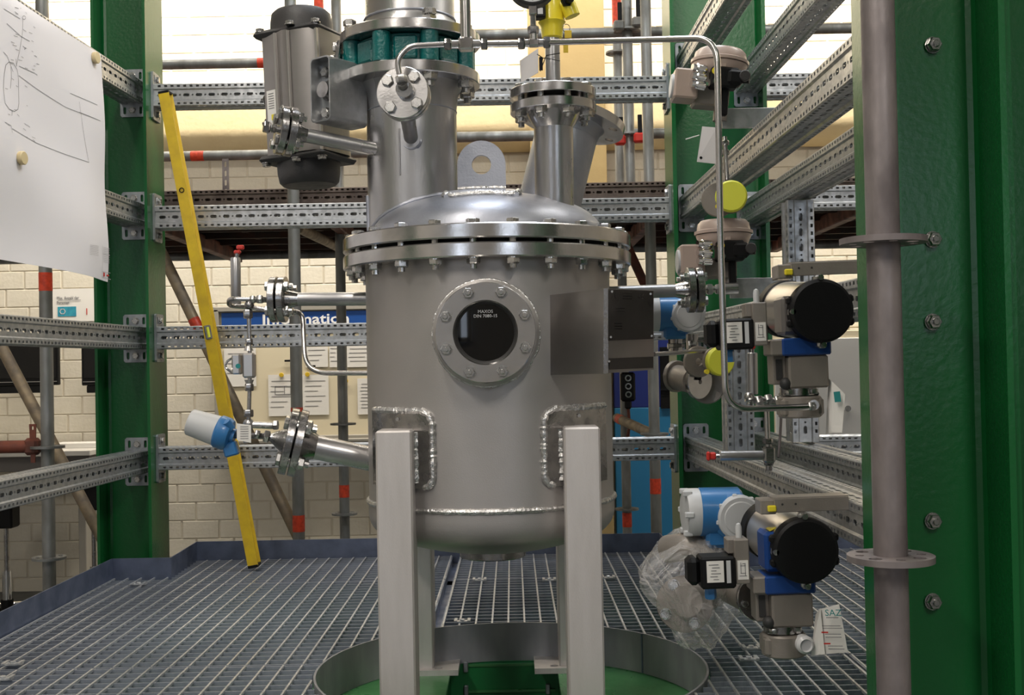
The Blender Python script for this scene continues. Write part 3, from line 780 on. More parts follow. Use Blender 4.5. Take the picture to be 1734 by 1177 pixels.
# sight glass
sg = at(822, 563, 2.43)
c0 = V3((sg.x, 2.43, sg.z)); ax = V3((-.02, -1, 0)).normalized()
b = MB(); b.lathe([(.1145, 0), (.1145, .07), (.108, .076)], c0 - ax * .10, ax, 72); b.build('sight_glass_pad', 'shell', v)
b = MB(); b.tube([c0 - ax * .042 + (basis(ax)[0] * math.cos(t_) + basis(ax)[1] * math.sin(t_)) * .113 for t_ in [2 * PI * q / 120 for q in range(121)]], .005, 8, noise=.25)
b.build('sight_glass_weld', 'weld', v)
MB().lathe([(.066, 0), (.1055, 0), (.107, .0015), (.107, .0225), (.1055, .024), (.069, .024), (.066, .020)], c0 - ax * .024, ax, 80, closed=True).build('sight_glass_ring', 'steel', v)
MB().lathe([(.058, 0), (.066, 0), (.066, .014), (.061, .010)], c0 - ax * .026, ax, 64, closed=True).build('glass_seal', 'charcoal', v)
gl_ = MB().lathe([(.064, 0), (.064, .006)], c0 - ax * .024, ax, 64).build('glass_disc', 'screen', v)
x_, y_, a_ = basis(ax)
me = bolt_mesh('stud', .0062, 0)
for i in range(8):
    t_ = PI / 8 + i * PI / 4; piece(v, 'bolt', me, frame(c0 + (x_ * math.cos(t_) + y_ * math.sin(t_)) * .0905, ax))
tm = wallmt(c0 - ax * .0172 + V3((0, 0, .042)), (1, -.02, 0))
text(v, 'lettering', 'MAXOS', .0095, tm, 'lgrey', .0002, 'CENTER')
text(v, 'lettering', 'DIN 7080-15', .0095, wallmt(c0 - ax * .0172 + V3((0, 0, .0325)), (1, -.02, 0)), 'lgrey', .0002, 'CENTER')
# name plate bracket
def quad_slab(pts, th, name, mat, par=v):
    a, b1, c1, d1 = [V3(p) for p in pts]; n = (b1 - a).cross(d1 - a).normalized()
    vs = [a, b1, c1, d1] + [p - n * th for p in (a, b1, c1, d1)]
    return MB().add(vs, [(0, 1, 2, 3), (7, 6, 5, 4), (0, 4, 5, 1), (1, 5, 6, 2), (2, 6, 7, 3), (3, 7, 4, 0)]).build(name, mat, par, False)
A0, A1 = at(929, 635, 2.545), at(929, 500, 2.545)
B0, B1 = at(1022, 633, 2.42), at(1022, 489, 2.42)
C0_, C1 = at(1030, 632, 2.42), at(1030, 488, 2.42)
D0, D1 = at(1107, 626, 2.50), at(1107, 492, 2.50)
quad_slab([A0, B0, B1, A1], .003, 'bracket_sheet', 'bracket')
quad_slab([B0, C0_, C1, B1], .003, 'bracket_fold', 'steel_d')
quad_slab([C0_, D0, D1, C1], .003, 'bracket_face', 'bracket')
off = V3((-.4, -1, 0)).normalized() * .003
quad_slab([at(1031, 577, 2.418), at(1106, 574, 2.498), at(1106, 493, 2.498), at(1031, 490, 2.418)], .001, 'name_plate', 'nameplate').location += off * 0 + V3((0, -.003, 0))
quad_slab([at(1032, 626, 2.419), at(1106, 623, 2.498), at(1106, 604, 2.498), at(1032, 607, 2.419)], .001, 'lower_plate', 'nameplate').location += V3((0, -.003, 0))
MB().cyl(at(929, 505, 2.55), at(929, 516, 2.55), .004).cyl(at(928, 625, 2.55), at(928, 636, 2.55), .004).build('bracket_weld', 'weld', v)
xd = (D1 - C1); xd.z = 0
for (px, py, s_, sz) in ((1040, 503, '(', .016), (1080, 506, 'CE', .014)):
    text(v, 'lettering', s_, sz, wallmt(at(px, py, 2.42 + (px - 1031) / 75 * .08) + V3((0, -.006, 0)), xd), 'blackg', .0001)
b = MB()
for (px, py, w_, n) in ((1054, 497, 22, 3), (1036, 522, 30, 2), (1040, 548, 18, 3)):
    for k in range(n):
        p = at(px, py + k * 4.5, 2.42 + (px - 1031) / 75 * .08) + V3((0, -.0055, 0)); mt = wallmt(p, xd); b.box((w_ * .0006, 0, 0), (w_ * .0012, .0012, .0003), mt)
b.build('etched_text', 'blackg', v, False)
for px, py in ((1036, 494), (1101, 498), (1034, 571), (1103, 569), (1031, 612)):
    MB().cyl(at(px, py, 2.42 + (px - 1031) / 75 * .08) + V3((0, -.007, 0)), at(px, py, 2.42 + (px - 1031) / 75 * .08), .0025, n=10).build('rivet', 'bolt', v)

# ---- nozzles
def nozzle(p_in, p_out, r, fR, ft, nb, rb, mat='pipe', fmat='steel_d', neck=.03, a0=None, blind='blind_flange'):
    p_in = V3(p_in); p_out = V3(p_out); a = (p_out - p_in).normalized()
    MB().cyl(p_in, p_out - a * (ft + .002 + neck * .6), r, n=36).build('nozzle_pipe', mat, v)
    flange_joint(v, p_out, a, fR, ft, r, nb, rb, weldneck=neck, mat=fmat, a0=a0, names=('nozzle_flange', blind))
    return a
# left upper DN25 from the neck
n1a, n1 = at(640, 254, 2.74), at(484, 222, 2.66)
ax1 = nozzle(n1a, n1, .0168, .0575, .017, 4, .0065)
# mid left DN25
n2a, n2 = at(640, 506, 2.86), at(472, 507, 2.86)
ax2 = nozzle(n2a, n2, .0168, .0575, .017, 4, .0065)
# lower left DN50
n3a, n3 = at(650, 782, 2.86), at(497, 749, 2.82)
ax3 = nozzle(n3a, n3, .030, .0825, .019, 4, .0085, neck=.035)
# right DN25 behind name plate
n4a, n4 = at(1010, 497, 2.90), at(1176, 491, 2.90)
ax4 = nozzle(n4a, n4, .0168, .0575, .017, 4, .0065)
# front DN25 of the neck
n5a, n5 = at(697, 240, 2.72), at(684, 160, 2.475)
a5 = (n5 - n5a).normalized(); fa = (V3(at(682, 152, 2.44)) - V3(at(688, 175, 2.50))).normalized(); fa = V3((-.10, -1, .03)).normalized()
MB().cyl(n5a, n5 + a5 * -.02, .0168, n=28).build('nozzle_pipe', 'pipe', v)
flange_joint(v, n5, fa, .0565, .016, .0168, 4, .0068, mat='steel', names=('nozzle_flange', 'blind_flange'), a0=PI / 4 + .1, Rb=.041, weldneck=.02)
b = MB(); xx, yy, aa = basis(a5); b.tube([at(698, 239, 2.71) + (xx * math.cos(2 * PI * q / 40) + yy * math.sin(2 * PI * q / 40)) * .022 + V3((0, -.012 + .0 * q, 0)) for q in range(41)], .004, 6, noise=.2); b.build('nozzle_weld', 'dome', v)
# DN80 nozzle with bolted cover
dz = at(936, 156, 2.57).z; dx = at(936, 156, 2.67).x; cc = V3((dx, 2.67, dz)); base_ = on_dome(dx, 2.69, -.03)
MB().cyl((dx, 2.69, base_.z), cc - V3((0, 0, .05)), .0455, n=48).build('nozzle_pipe', 'pipe', v)
flange_joint(v, cc, (0, 0, 1), .100, .021, .045, 8, .0075, gap=.012, mat='steel', names=('nozzle_flange', 'cover_flange'), weldneck=.035, Rb=.080)
# slanted DN150 nozzle
s0, s1 = at(930, 345, 2.93), at(958, 205, 2.98)
sa = (s1 - s0).normalized(); sa = V3((.26, .10, .96)).normalized(); s1 = s0 + sa * .215
MB().cyl(s0 - sa * .05, s1, .080, n=56).build('nozzle_pipe', 'dome', v)
MB().lathe([(.081, 0), (.084, .02), (.096, .035)], s1 - sa * .03, sa, 56, cap=False).build('weld_neck', 'dome', v)
holes = []; x_, y_, _ = basis(sa)
b = MB(); circ = [(.142 * math.cos(2 * PI * i / 72), .142 * math.sin(2 * PI * i / 72)) for i in range(72)]
hl = [[(.12 * math.cos(PI / 8 + j * PI / 4) + .0115 * math.cos(2 * PI * i / 14), .12 * math.sin(PI / 8 + j * PI / 4) + .0115 * math.sin(2 * PI * i / 14)) for i in range(14)] for j in range(8)]
b.prism(circ, frame(s1, sa), .022, hl); b.build('slanted_flange', 'steel', v)

# ================================================================== TEAL VALVE + PIPE ABOVE + ACTUATOR
zt = at(695, 50, 2.65).z; zl0 = zl
t = thing('butterfly_valve', 'teal lug butterfly valve clamped between flanges above the vessel', 'valve', (NXc, NY, zl0))
MB().ring((NXc, NY, zl0 + .001), (0, 0, 1), .132, .10, zt - zl0 - .002, 64, .003).build('valve_body', 'teal', t)
for i in range(8):
    b = MB(); a_ = PI / 8 + i * PI / 4; p = V3((NXc + .146 * math.cos(a_), NY + .146 * math.sin(a_), zl0 + .001)); b.cyl(p, p + V3((0, 0, zt - zl0 - .002)), .021, n=20)
    mt = Matrix.Translation((NXc + .137 * math.cos(a_), NY + .137 * math.sin(a_), (zl0 + zt) / 2)) @ Matrix.Rotation(a_, 4, 'Z')
    b.box((0, 0, 0), (.03, .034, zt - zl0 - .004), mt)
    b.build('lug', 'teal', t)
for i in range(8):
    b = MB(); a_ = i * PI / 4; mt = Matrix.Translation((NXc + .128 * math.cos(a_), NY + .128 * math.sin(a_), (zl0 + zt) / 2)) @ Matrix.Rotation(a_, 4, 'Z')
    b.box((0, 0, 0), (.03, .055, (zt - zl0) * .74), mt, ch=.004)
    b.build('body_rib', 'teal', t)
stem_end = at(563, 155, 2.76)
sy_ = V3((stem_end.x, 2.76, (zl0 + zt) / 2 - .012))
b = MB(); b.cyl((NXc - .12, 2.78, sy_.z), (sy_.x + .02, 2.765, sy_.z), .026, n=28); b.build('stem_neck', 'teal', t)
b = MB(); mt = frame((sy_.x + .018, 2.765, sy_.z), (-1, -.03, 0)); b.box((0, 0, 0), (.085, .085, .012), mt @ Matrix.Rotation(PI / 4, 4, 'Z'), ch=.003); b.build('mounting_plate', 'steel_d', t)
for k in range(4):
    a_ = k * PI / 2; piece(t, 'bolt', bolt_mesh('head', .006, 0), frame((sy_.x + .012, 2.765 + .042 * math.cos(a_), sy_.z + .042 * math.sin(a_)), (-1, -.03, 0)))
# upper pipe spool
t = thing('pipe_spool', 'wide stainless steel pipe with flange rising out of view above the teal valve', 'pipe', (NXc, NY, zt))
MB().ring((NXc, NY, zt), (0, 0, 1), .170, .09, .024, 80, .002).build('flange', 'steel', t)
MB().lathe([(.128, zt + .024), (.118, zt + .035), (.1095, zt + .06), (.1095, zt + .62)], (NXc, NY, 0), (0, 0, 1), 72, cap=False).build('pipe_wall', 'pipe', t)
b = MB(); b.tube([(NXc + .1105 * math.cos(2 * PI * q / 90), NY + .1105 * math.sin(2 * PI * q / 90), zt + .062) for q in range(91)], .0028, 6, noise=.2); b.build('seam_weld', 'dome', t)
bm_ = bolt_mesh('through', .0105, .024)
for i in range(8):
    a_ = PI / 8 + i * PI / 4
    piece(t, 'bolt', bolt_mesh('through', .0095, zt - zl0 + .051), Matrix.Translation((NXc + .146 * math.cos(a_), NY + .146 * math.sin(a_), zt + .024)) @ Matrix.Rotation(i * .3, 4, 'Z')) if i not in (5,) else None
# a tall bolt standing proud
for px in (592, 727):
    p = at(px, 45 if px < 600 else 25, 2.66 if px > 600 else 2.76); b = MB(); b.cyl((p.x, p.y, zt + .022), (p.x, p.y, p.z), .010, n=14); b.hex((p.x, p.y, p.z), (0, 0, 1), .028, .015); b.build('standing_bolt', 'bolt', t)
# pneumatic actuator on the left
ac = at(517, 168, 2.90)
t = thing('pneumatic_actuator', 'dark grey upright pneumatic actuator with black end caps left of the teal valve', 'actuator', ac)
rt = Matrix.Translation(ac) @ Matrix.Rotation(math.radians(-2.0), 4, 'Y') @ Matrix.Rotation(math.radians(-22), 4, 'Z')
prof2 = [(-.085, -.05), (-.07, -.075), (-.02, -.085), (.0, -.095), (.012, -.095), (.018, -.085), (.07, -.082), (.09, -.07), (.095, .04), (.08, .075), (-.06, .075), (-.085, .05)]
b = MB(); b.prism(prof2, rt @ Matrix.Translation((0, 0, -.148)), .30); b.build('body', 'anod', t, ang=30)
for x_, y_, w_ in ((-.022, -.0905, .006), (.016, -.093, .004), (.086, -.075, .006)): b = MB(); b.box((x_, y_, 0), (w_, .008, .298), rt); b.build('body_rib', 'silver', t, False)
for z_ in (.156, -.156): b = MB(); b.box((0.0, -.0, z_), (.188, .172, .018), rt, ch=.008); b.build('end_plate', 'charcoal', t)
for sg_ in (1, -1):
    b = MB(); b.lathe([(.079, .162), (.078, .19), (.074, .212), (.066, .220), (.0001, .222)], (0, 0, 0), (0, 0, sg_), 48); 
    b.v = [rt @ p for p in b.v]; b.build('end_cap', 'charcoal', t)
for (x, y, z) in ((-.078, -.07, .163), (.02, -.088, .163), (.082, -.07, .163), (-.078, -.07, -.163), (.02, -.088, -.163), (.082, -.07, -.163)):
    piece(t, 'bolt', bolt_mesh('head', .006, 0), rt @ frame((x, y, z), (0, 0, 1 if z > 0 else -1)))
for zz in (.005, -.055): b = MB(); b.hex((-.088, -.03, zz), (-1, 0, 0), .022, .012); b.cyl((-.086, -.03, zz), (-.108, -.03, zz), .006, n=12); b.v = [rt @ p for p in b.v]; b.build('port_plug', 'steel_d', t)
b = MB(); lt = rt @ Matrix.Translation((-.047, -.0818, 0)) @ Matrix.Rotation(-.197, 4, 'Z'); b.box((0, 0, -.03), (.03, .001, .085), lt); b.build('type_label', 'white', t, False)
b = MB(); b.box((.005, -.001, -.055), (.012, .001, .014), lt); b.build('warning_patch', 'ybright', t, False)
b = MB()
for k in range(7): b.box((.0, -.001, .004 - k * .006), (.018, .001, .0012), lt)
b.build('label_print', 'ink', t, False)
# U bracket joining actuator and valve
t = thing('mounting_bracket', 'galvanized U-shaped bracket between the grey actuator and the teal valve', 'bracket', at(560, 155, 2.76))
bl, br = at(524, 155, 2.735), at(608, 155, 2.80)
P1, P2, P3, P4 = at(524, 104, 2.72), at(558, 97, 2.78), at(560, 197, 2.78), at(526, 207, 2.72)
b = MB(); dpt = (at(610, 190, 2.82) - at(558, 197, 2.74))
up_, dn_ = at(545, 100, 2.74), at(545, 203, 2.74)
H_ = up_.z - dn_.z; W_ = .052
outer = slot(0, 0, W_ / 2, H_ / 2); inner = slot(0, 0, W_ / 2 - .004, H_ / 2 - .004)
xdir = (P2 - P1); xdir.z = 0; xdir = V3((.55, .0, 0)).normalized()
mid = at(542, 151, 2.675)
# plate against actuator
mt = wallmt(mid + V3((0, 0, 0)), (1, .25, 0)); b = MB()
def rrect(w, h, r, n=4):
    o = []
    for cx, cy, a0 in ((w - r, h - r, 0), (-w + r, h - r, PI / 2), (-w + r, -h + r, PI), (w - r, -h + r, 1.5 * PI)):
        for i in range(n + 1): a_ = a0 + PI / 2 * i / n; o.append((cx + r * math.cos(a_), cy + r * math.sin(a_)))
    return o
mt2 = Matrix.Translation(mid) @ Matrix.Rotation(math.radians(-38), 4, 'Z') @ Matrix.Rotation(PI / 2, 4, 'X')
b.prism(rrect(.033, .076, .012), mt2 @ Matrix.Translation((0, 0, -.12)), .12, [rrect(.0295, .0725, .009)]); b.build('channel_walls', 'galv', t, ang=30)
b = MB(); b.prism(rrect(.031, .074, .01), mt2 @ Matrix.Translation((0, 0, -.038)), .004); b.build('channel_web', 'galv', t)
for sx_, sz_ in ((-.014, .048), (-.014, -.048)):
    piece(t, 'bolt', bolt_mesh('head', .0065, 0), mt2 @ Matrix.Translation((sx_, sz_, -.034)))
b = MB(); b.lathe([(.0001, 0), (.024, 0), (.024, .012), (.019, .015), (.019, .030), (.0001, .030)], mt2 @ V3((.003, 0, -.034)), mt2.to_3x3() @ V3((0, 0, 1)), 30); b.build('stem_coupling', 'steel_d', t)

# ================================================================== SMALL TUBING ON TOP
def line_thing(name, label, cat, pts, r, mat='tube', fil=.03, part='tube'):
    t = thing(name, label, cat, pts[0]); MB().tube(pts, r, 14, fil, 10).build(part, mat, t); return t
T0 = at(682, 137, 2.43)
fit = MB(); 
t = thing('impulse_tube', 'long thin stainless tube from the round front flange across and down past the right-hand valves', 'tube', T0)
ptsA = [at(683, 150, 2.445), at(676, 125, 2.42), at(672, 102, 2.42), at(692, 78, 2.42), at(756, 75, 2.42)]
MB().tube(ptsA[1:], .0062, 14, .03, 10).build('bent_tube', 'tube', t)
b = MB(); b.cyl(at(684, 152, 2.46), at(681, 138, 2.425), .012, n=20); nut(b, at(680, 134, 2.42), at(678, 120, 2.42) - at(681, 140, 2.42), .022, .014); b.cyl(at(685, 153, 2.46), at(684, 150, 2.44), .018, n=20); b.build('compression_nut', 'bolt', t)
ax_ = V3((1, 0, 0))
b = MB(); tee = at(789, 75, 2.42)
b.box(tee, (.031, .026, .028), ch=.004); b.cyl(tee - ax_ * .03, tee + ax_ * .03, .009, n=16); b.build('tee_block', 'steel', t)
b = MB(); nut(b, at(758, 75, 2.42), ax_, .021, .015); b.build('union_nut', 'steel_d', t); b = MB(); nut(b, at(820, 75, 2.42), ax_, .021, .014); b.build('union_nut', 'steel_d', t)
MB().cyl(tee, at(883, 74, 2.42), .0062, n=16).build('straight_tube', 'tube', t)
tee2 = at(904, 73, 2.42)
b = MB(); nut(b, at(883, 74, 2.42), ax_, .021, .015); b.build('union_nut', 'steel_d', t); b = MB(); nut(b, at(926, 72, 2.42), ax_, .021, .015); b.build('union_nut', 'steel_d', t); b = MB(); nut(b, at(903, 51, 2.42), (0, 0, 1), .021, .016); b.build('union_nut', 'steel_d', t)
b = MB(); b.box(tee2, (.024, .018, .016), ch=.003); b.cyl(tee2 - ax_ * .02, tee2 + ax_ * .02, .008); b.cyl(tee2, tee2 + V3((0, 0, .03)), .008); b.build('tee_block', 'steel', t)
long_ = [at(926, 72, 2.42), at(1060, 68, 2.42), at(1206, 66, 2.42), at(1216, 110, 2.42), at(1224, 400, 2.38), at(1229, 690, 2.34), at(1262, 691, 2.33), at(1372, 688, 2.33)]
long_ = [at(926, 72, 2.42), at(1214, 64, 2.19), at(1220, 400, 2.175), at(1229, 694, 2.165), at(1368, 689, 2.20)]
MB().tube(long_, .0062, 16, .05, 12).build('bent_tube', 'tube', t)
b = MB(); nut(b, at(1374, 688, 2.205), (1, 0, 0), .016, .012); b.cyl(at(1378, 686, 2.21), at(1380, 685, 2.25), .010); b.build('compression_nut', 'bolt', t)
t = thing('riser_pipe', 'short stainless riser pipe standing on the square tee block', 'pipe', tee)
MB().cyl(tee + V3((0, 0, .012)), at(786, -60, 2.42), .0115, n=24).build('riser', 'tube', t)
# gauge
gc = at(901, -31, 2.40)
t = thing('pressure_gauge', 'round pressure gauge cut by the top of the picture above the thin tube', 'gauge', gc)
b = MB(); b.lathe([(.050, 0), (.053, .003), (.053, .03), (.049, .034), (.047, .030), (.0001, .030)], gc + V3((0, .02, 0)), (0, -1, 0), 48); b.build('case', 'charcoal', t)
MB().cyl(gc + V3((0, -.0105, 0)), gc + V3((0, -.0115, 0)), .046, n=40).build('dial', 'lgrey', t)
MB().box(gc + V3((0, -.0125, -.010)), (.002, .001, .03)).build('pointer', 'black', t)
b = MB()
for k in range(21):
    a_ = math.radians(-225 + k * 13.5); p = gc + V3((math.cos(a_) * .040, -.0122, math.sin(a_) * .040)); b.box((0, 0, 0), (.006, .0008, .001), Matrix.Translation(p) @ Matrix.Rotation(-a_, 4, 'Y'))
b.build('scale_marks', 'black', t, False)
b = MB(); b.cyl(gc + V3((.0, 0, -.05)), at(903, 44, 2.42), .0062, n=14); b.box(gc + V3((0, .0, -.06)), (.016, .016, .02), ch=.002); b.build('gauge_stem', 'steel', t)
# yellow transmitter
yc = at(935, 60, 2.66); yx = yc.x; yY = 2.66
zc = lambda py: at(935, py, 2.66).z
t = thing('level_transmitter', 'yellow level transmitter standing on the bolted cover of the small nozzle', 'transmitter', (yx, yY, zc(135)))
MB().cyl((yx, yY, cc.z + .027), (yx, yY, zc(62)), .0172, n=28).build('steel_sleeve', 'pipe', t)
MB().lathe([(.018, zc(66)), (.024, zc(64)), (.026, zc(50)), (.026, zc(46)), (.028, zc(42)), (.032, zc(38)), (.030, zc(36)), (.029, zc(0)), (.029, zc(-60))], (yx, yY, 0), (0, 0, 1), 40).build('housing', 'ybright', t)
b = MB(); b.box((at(915, 20, yY).x - .002, yY - .028, zc(20)), (.026, .03, .05), ch=.003); b.build('terminal_plate', 'black', t)
MB().box((at(914, 25, yY).x, yY - .0435, zc(28)), (.012, .001, .014)).build('type_sticker', 'lgrey', t)
b = MB(); p = at(958, 12, yY); b.cyl((yx + .02, yY, p.z), (p.x + .012, yY - .008, p.z), .022, n=24, ch=.004); b.cyl((p.x + .004, yY - .02, p.z - .0), (p.x + .014, yY - .02, p.z - .028), .018, n=20); b.build('cable_boss', 'ybright', t)
b = MB(); g0 = at(958, 3, yY - .03); b.hex((g0.x, g0.y, g0.z), (.3, -1, 0), .024, .012); b.cyl((g0.x, g0.y, g0.z), (g0.x + .01, g0.y - .022, g0.z), .009, n=16); b.build('cable_gland', 'black', t)
t = thing('seal_tag', 'small brass seal tag on a wire ring below the yellow transmitter', 'tag', at(958, 60, 2.62))
b = MB(); b.tube([at(959 + 6 * math.sin(2 * PI * q / 20), 48 + 7 * math.cos(2 * PI * q / 20), 2.63) for q in range(21)], .0008, 6); b.build('wire_ring', 'steel_d', t)
b = MB(); p = at(962, 58, 2.62); b.box(p, (.016, .002, .018), ch=.0008); p = at(958, 82, 2.62); b.box(p, (.011, .002, .02), ch=.0008); b.build('tag_plates', 'yellow', t)
# paper tag tied to the sleeve
t = thing('paper_tag', 'blank pale tag tied to the sleeve under the yellow transmitter', 'tag', at(905, 110, 2.6))
quad_slab([at(882, 140, 2.60), at(911, 123, 2.57), at(911, 82, 2.57), at(880, 103, 2.60)], .001, 'card', 'tag', t)
b = MB(); b.tube([at(910, 92, 2.57), at(919, 98, 2.60), at(915, 120, 2.60), at(925, 94, 2.62), at(948, 90, 2.64)], .0012, 6); b.tube([at(918, 98, 2.60), at(933, 100, 2.62), at(948, 103, 2.64)], .001, 6)
p = at(916, 108, 2.595); b.box(p, (.008, .003, .03), Matrix.Identity(4)); b.build('black_tie', 'black', t)

# fittings on the left nozzles
t = thing('threaded_plug', 'hexagon plug fitting on the blind flange before the grey actuator', 'fitting', n1)
b = MB(); e1 = n1 + ax1 * .019; b.cyl(e1, e1 + ax1 * .028, .007, n=14); b.hex(e1 + ax1 * .004, ax1, .018, .010); b.hex(e1 + ax1 * .017, ax1, .024, .016); b.build('plug', 'steel_d', t)

# ================================================================== LEFT MID SAMPLING LINE
t = thing('sampling_line', 'thin stainless tube line with needle valve hanging from the left middle flange', 'tube line', at(420, 520, 2.86))
Yl = 2.84
b = MB(); e2 = n2 + ax2 * .019; b.cyl(e2, at(428, 507, Yl), .0075, n=14); b.hex(at(445, 507, Yl), ax2, .020, .014); b.hex(at(432, 507, Yl), ax2, .017, .012); b.build('compression_nut', 'bolt', t)
MB().tube([at(430, 507, Yl), at(388, 506, Yl), at(388, 518, 2.90), at(425, 520, 2.93), at(452, 525, 2.93)], .0060, 14, .02, 8).build('looped_tube', 'tube', t)
for (px, py, af_, h_) in ((420, 532, .020, .022), (422, 579, .016, .014), (422, 656, .019, .018), (421, 700, .021, .018)): b = MB(); nut(b, at(px, py, Yl), (0, 0, 1), af_, h_); b.build('union_nut', 'steel_d', t)
MB().sphere(at(422, 517, Yl), .012).build('tube_elbow', 'steel_d', t)
MB().cyl(at(421, 520, Yl), at(423, 600, Yl), .0052, n=14).cyl(at(423, 640, Yl), at(421, 720, Yl), .0052, n=14).build('vertical_tube', 'tube', t)
b = MB(); c1 = at(422, 619, Yl); b.box(c1, (.030, .028, .062), ch=.005); b.cyl(at(421, 594, Yl), at(421, 586, Yl), .012, .008, n=16); b.cyl(at(422, 643, Yl), at(422, 650, Yl), .012, .008, n=16); b.build('valve_block', 'silver', t)
b = MB(); c2 = at(402, 617, Yl); b.box(c2, (.022, .034, .050), ch=.004); b.build('valve_bonnet', 'silver', t)
MB().cyl(at(403, 620, Yl - .0175), at(403, 620, Yl - .019), .006, n=16).build('teal_dot', 'tealink', t)
b = MB(); b.tube([at(394, 606, Yl - .01), at(384, 612, Yl - .01), at(381, 622, Yl - .01), at(394, 632, Yl - .01)], .003, 8, .01); b.tube([at(394, 606, Yl + .01), at(384, 612, Yl + .01), at(381, 622, Yl + .01), at(394, 632, Yl + .01)], .003, 8, .01); b.build('handle_bow', 'chrome', t)
b = MB(); b.sphere(at(421, 718, Yl), .014); b.cyl(at(421, 714, Yl), at(418, 750, Yl), .009, n=14); b.cyl(at(421, 719, Yl), at(462, 721, Yl), .0085, n=18); nut(b, at(467, 720, Yl), (1, 0, 0), .022, .012); b.build('lower_elbow', 'pipe', t)
t = thing('drain_tube', 'thin bent stainless tube curving from the left middle flange down to the vessel shell', 'tube', at(490, 530, 2.9))
MB().tube([at(478, 528, 2.9), at(512, 527, 2.90), at(517, 632, 2.86), at(640, 632, 2.82)], .0060, 14, .06, 10).build('bent_tube', 'tube', t)
t = thing('sample_cylinder', 'upright steel cylinder with red handle left of the middle left flange', 'cylinder', at(401, 515, 2.95))
MB().lathe([(.0118, 0), (.0128, .002), (.0128, .124), (.0115, .127), (.006, .127)], at(400, 520, 2.95), (0, 0, 1), 24).build('barrel', 'pipe', t)
b = MB(); b.cyl(at(401, 436, 2.95), at(402, 426, 2.95), .005, n=12); b.build('stem', 'steel_d', t)
b = MB(); b.box(at(402, 427, 2.95), (.018, .012, .010), ch=.003); b.box(at(407, 419, 2.95), (.020, .010, .012), Matrix.Identity(4), ch=.003); b.build('handle', 'red', t)

# lower left transmitter
t = thing('pressure_transmitter', 'blue and grey pressure transmitter at the end of the lower left nozzle', 'transmitter', at(390, 735, 2.84))
axt = (at(330, 715, 2.84) - at(400, 738, 2.84)).normalized()
pb_ = at(378, 733, 2.84)
MB().lathe([(.038, 0), (.0385, .004), (.033, .085), (.030, .088), (.0001, .088)], pb_, axt, 44).build('grey_cover', 'lgrey', t)
b = MB(); b.lathe([(.020, -.022), (.036, -.018), (.041, -.008), (.041, .012), (.038, .016)], pb_, axt, 40); b.cyl(pb_ - axt * .03, pb_, .019, n=24); b.box((0, 0, -.038), (.034, .030, .035), Matrix.Translation(pb_ - axt * .010) @ Matrix.Rotation(math.radians(-14), 4, 'Y'), ch=.004)
b.cyl(pb_ - axt * .026 + V3((0, -.018, .02)), pb_ - axt * .016 + V3((0, -.03, .035)), .010, n=14); b.build('blue_housing', 'blue', t)
e3 = n3 + ax3 * .021
b = MB(); b.lathe([(.030, 0), (.026, .01), (.010, .035), (.010, .05)], e3, ax3, 28); b.hex(e3 + ax3 * .038, ax3, .028, .014); b.cyl(e3 + ax3 * .05, pb_ - axt * .02, .0075, n=14); b.hex(e3 + ax3 * .062, ax3, .020, .012); b.build('reducer_fitting', 'steel_d', t)
quad_slab([at(401, 745, 2.80), at(425, 750, 2.80), at(425, 720, 2.80), at(401, 717, 2.80)], .001, 'hang_tag', 'white', t)
b = MB()
for k in range(6):
    p = at(404, 722 + k * 4, 2.799); b.box(p + V3((.014, 0, -.001)), (.02, .0006, .001))
b.build('tag_print', 'ink', t, False)

# ================================================================== YELLOW SPIRIT LEVEL
a, b_ = at(280, 158, 3.965), at(431, 957, 4.04)
t = thing('spirit_level', 'long yellow spirit level leaning against the left green column', 'spirit level', b_)
xv = (a - b_).normalized(); mt = frame(b_, xv)
Lh = (a - b_).length
ext = Matrix.Identity(4)
b = MB(); yv = xv.cross(V3((0, 1, 0))).normalized(); zv = yv.cross(xv).normalized()
mt = Matrix((yv, zv, xv)).transposed().to_4x4(); mt.translation = b_
hp = [(-.018, -.025), (.018, -.025), (.018, -.021), (.004, -.018), (.004, .018), (.018, .021), (.018, .025), (-.018, .025), (-.018, .021), (-.008, .018), (-.008, -.018), (-.018, -.021)]
b.prism(hp, mt, Lh); b.build('box_section', 'yellow', t, False)
b = MB(); b.box((0, 0, .0), (.036, .052, .01), mt, ch=.001); b.box((0, 0, Lh), (.036, .052, .008), mt, ch=.001); b.build('end_cap', 'black', t)
b = MB(); b.box((.002, -.024, Lh * .497), (.024, .01, .05), mt, ch=.003); b.build('vial_block', 'steel', t)
MB().cyl(mt @ V3((0, -.030, Lh * .497 - .018)), mt @ V3((0, -.030, Lh * .497 + .018)), .005, n=12).build('vial', 'lime', t)
b = MB(); b.lathe([(.006, 0), (.009, 0), (.009, .002), (.006, .002)], mt @ V3((0.0, -.0255, Lh * .795)), mt.to_3x3() @ V3((0, -1, 0)), 18, closed=True); b.build('hang_hole', 'black', t)

